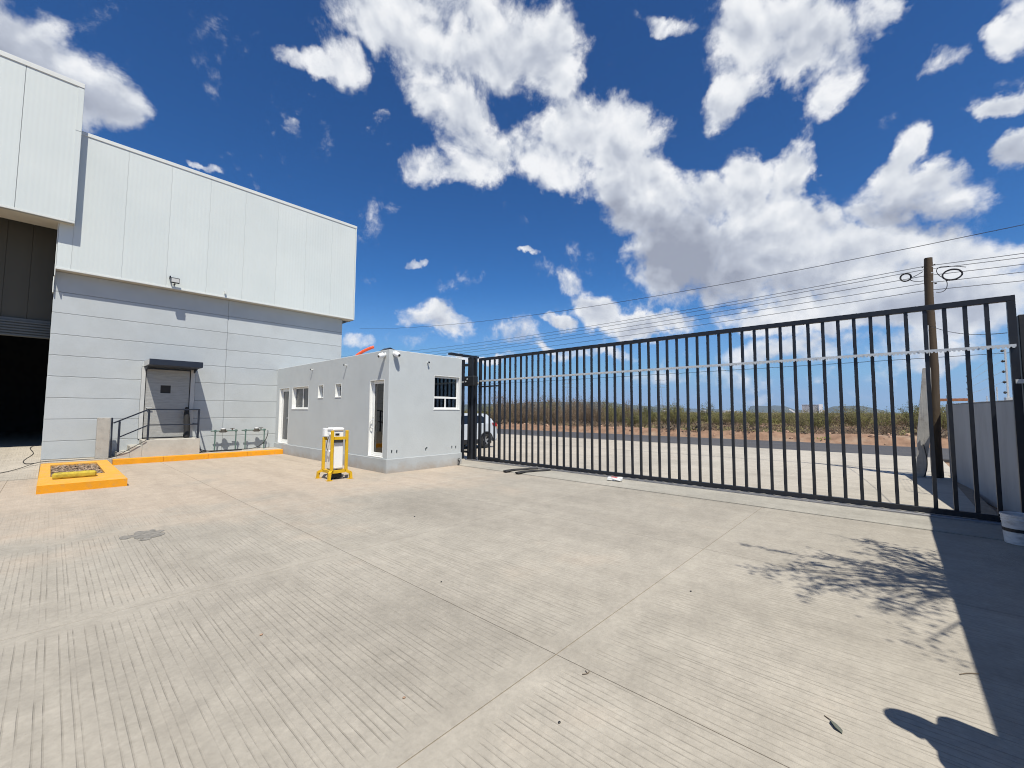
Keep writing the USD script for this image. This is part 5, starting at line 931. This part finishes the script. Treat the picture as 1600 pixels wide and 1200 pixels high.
def capsule_body(bones, refine=.03, it=8):
    A = m3.Manifold()
    for (p, rp_), (q, rq) in bones:
        a = m3.Manifold.sphere(rp_, 20).translate(tuple(map(float, p))); b = m3.Manifold.sphere(rq, 20).translate(tuple(map(float, q))); A = A + m3.Manifold.batch_hull([a, b])
    A = A.refine_to_length(refine); m = unman(A); m.merge_vertices(); trimesh.smoothing.filter_taubin(m, iterations=it); return m
ps = thing('person', 'person in dark clothes standing by the tall wall with arms at the sides', 'person', (2.735, -.84, 0), 0)
J = lambda *a: np.array(a, float)
bones = []
def limb(*js):
    for a, b in zip(js, js[1:]): bones.append((a, b))
for s in (-1, 1): limb((J(.10 * s, 0, .90), .092), (J(.11 * s, .02, .48), .06), (J(.11 * s, -.02, .08), .042)); limb((J(.11 * s, -.03, .05), .042), (J(.12 * s, .16, .035), .034))
limb((J(0, 0, .94), .135), (J(0, 0, 1.15), .125), (J(0, -.01, 1.34), .14), (J(0, -.01, 1.44), .07), (J(0, .01, 1.52), .052)); limb((J(-.20, -.01, 1.39), .068), (J(.20, -.01, 1.39), .068)); limb((J(-.13, 0, 1.28), .12), (J(.13, 0, 1.28), .12)); limb((J(-.12, 0, 1.0), .12), (J(.12, 0, 1.0), .12))
limb((J(.21, -.01, 1.39), .062), (J(.27, -.02, 1.13), .048), (J(.26, .06, .90), .032)); limb((J(-.21, -.01, 1.39), .062), (J(-.27, -.02, 1.13), .048), (J(-.26, .06, .90), .032))
body_ = capsule_body(bones); part(ps, 'body', body_, M['cloth'], smooth=60)
hd = [((J(0, .03, 1.60), .085), (J(0, .05, 1.66), .088)), ((J(0, .09, 1.57), .045), (J(0, .06, 1.62), .07)), ((J(0, .128, 1.605), .012), (J(0, .145, 1.595), .014)), ((J(-.085, .03, 1.61), .018), (J(-.088, .025, 1.64), .016)), ((J(.085, .03, 1.61), .018), (J(.088, .025, 1.64), .016)), ((J(0, .02, 1.50), .052), (J(0, .03, 1.58), .06))]
head = part(ps, 'head', capsule_body(hd, .02, 4), M['skin'], smooth=60)
part(head, 'hair', capsule_body([((J(0, .01, 1.66), .098), (J(0, .035, 1.69), .09)), ((J(0, -.03, 1.60), .085), (J(0, .0, 1.68), .095))], .025, 5), M['hair'], smooth=60)
def hand(c, d, nrm):
    d, nrm = J(*d), J(*nrm); d /= np.linalg.norm(d); nrm /= np.linalg.norm(nrm); s = np.cross(d, nrm); H = [((J(*c), .022), (c + d * .07 + s * .02, .017)), ((J(*c), .022), (c + d * .07 - s * .02, .017))]
    for k, l in enumerate((.065, .075, .07, .055)):
        b = c + d * .08 + s * (.028 - .019 * k); m_ = b + d * l * .55 + nrm * .006; H += [((b, .0092), (m_, .0085)), ((m_, .0085), (m_ + d * l * .45 + nrm * .02, .0072))]
    b = c + d * .02 + s * .028; H += [((b, .012), (b + d * .035 + s * .022, .010)), ((b + d * .035 + s * .022, .010), (b + d * .065 + s * .026, .0085))]
    return capsule_body(H, .006, 4)
part(ps, 'hand', hand(J(.26, .07, .87), (0, .25, -1), (-1, 0, 0)), M['skin'], smooth=60); part(ps, 'hand', hand(J(-.26, .07, .87), (0, .25, -1), (1, 0, 0)), M['skin'], smooth=60)

# ------------------------------------------------------------------ haze
hz = usdkit.material(stage, '/World/Looks/haze', {'v': ('principled_volume', {'color': (.62, .78, 1.0), 'density': HAZE, 'anisotropy': 0.2})}, [], volume='v.volume')
solo('haze', box(-13500, 13500, -13500, 13500, -1.2, 420), hz, 'thin blue haze over the plain', 'haze', kind='stuff')
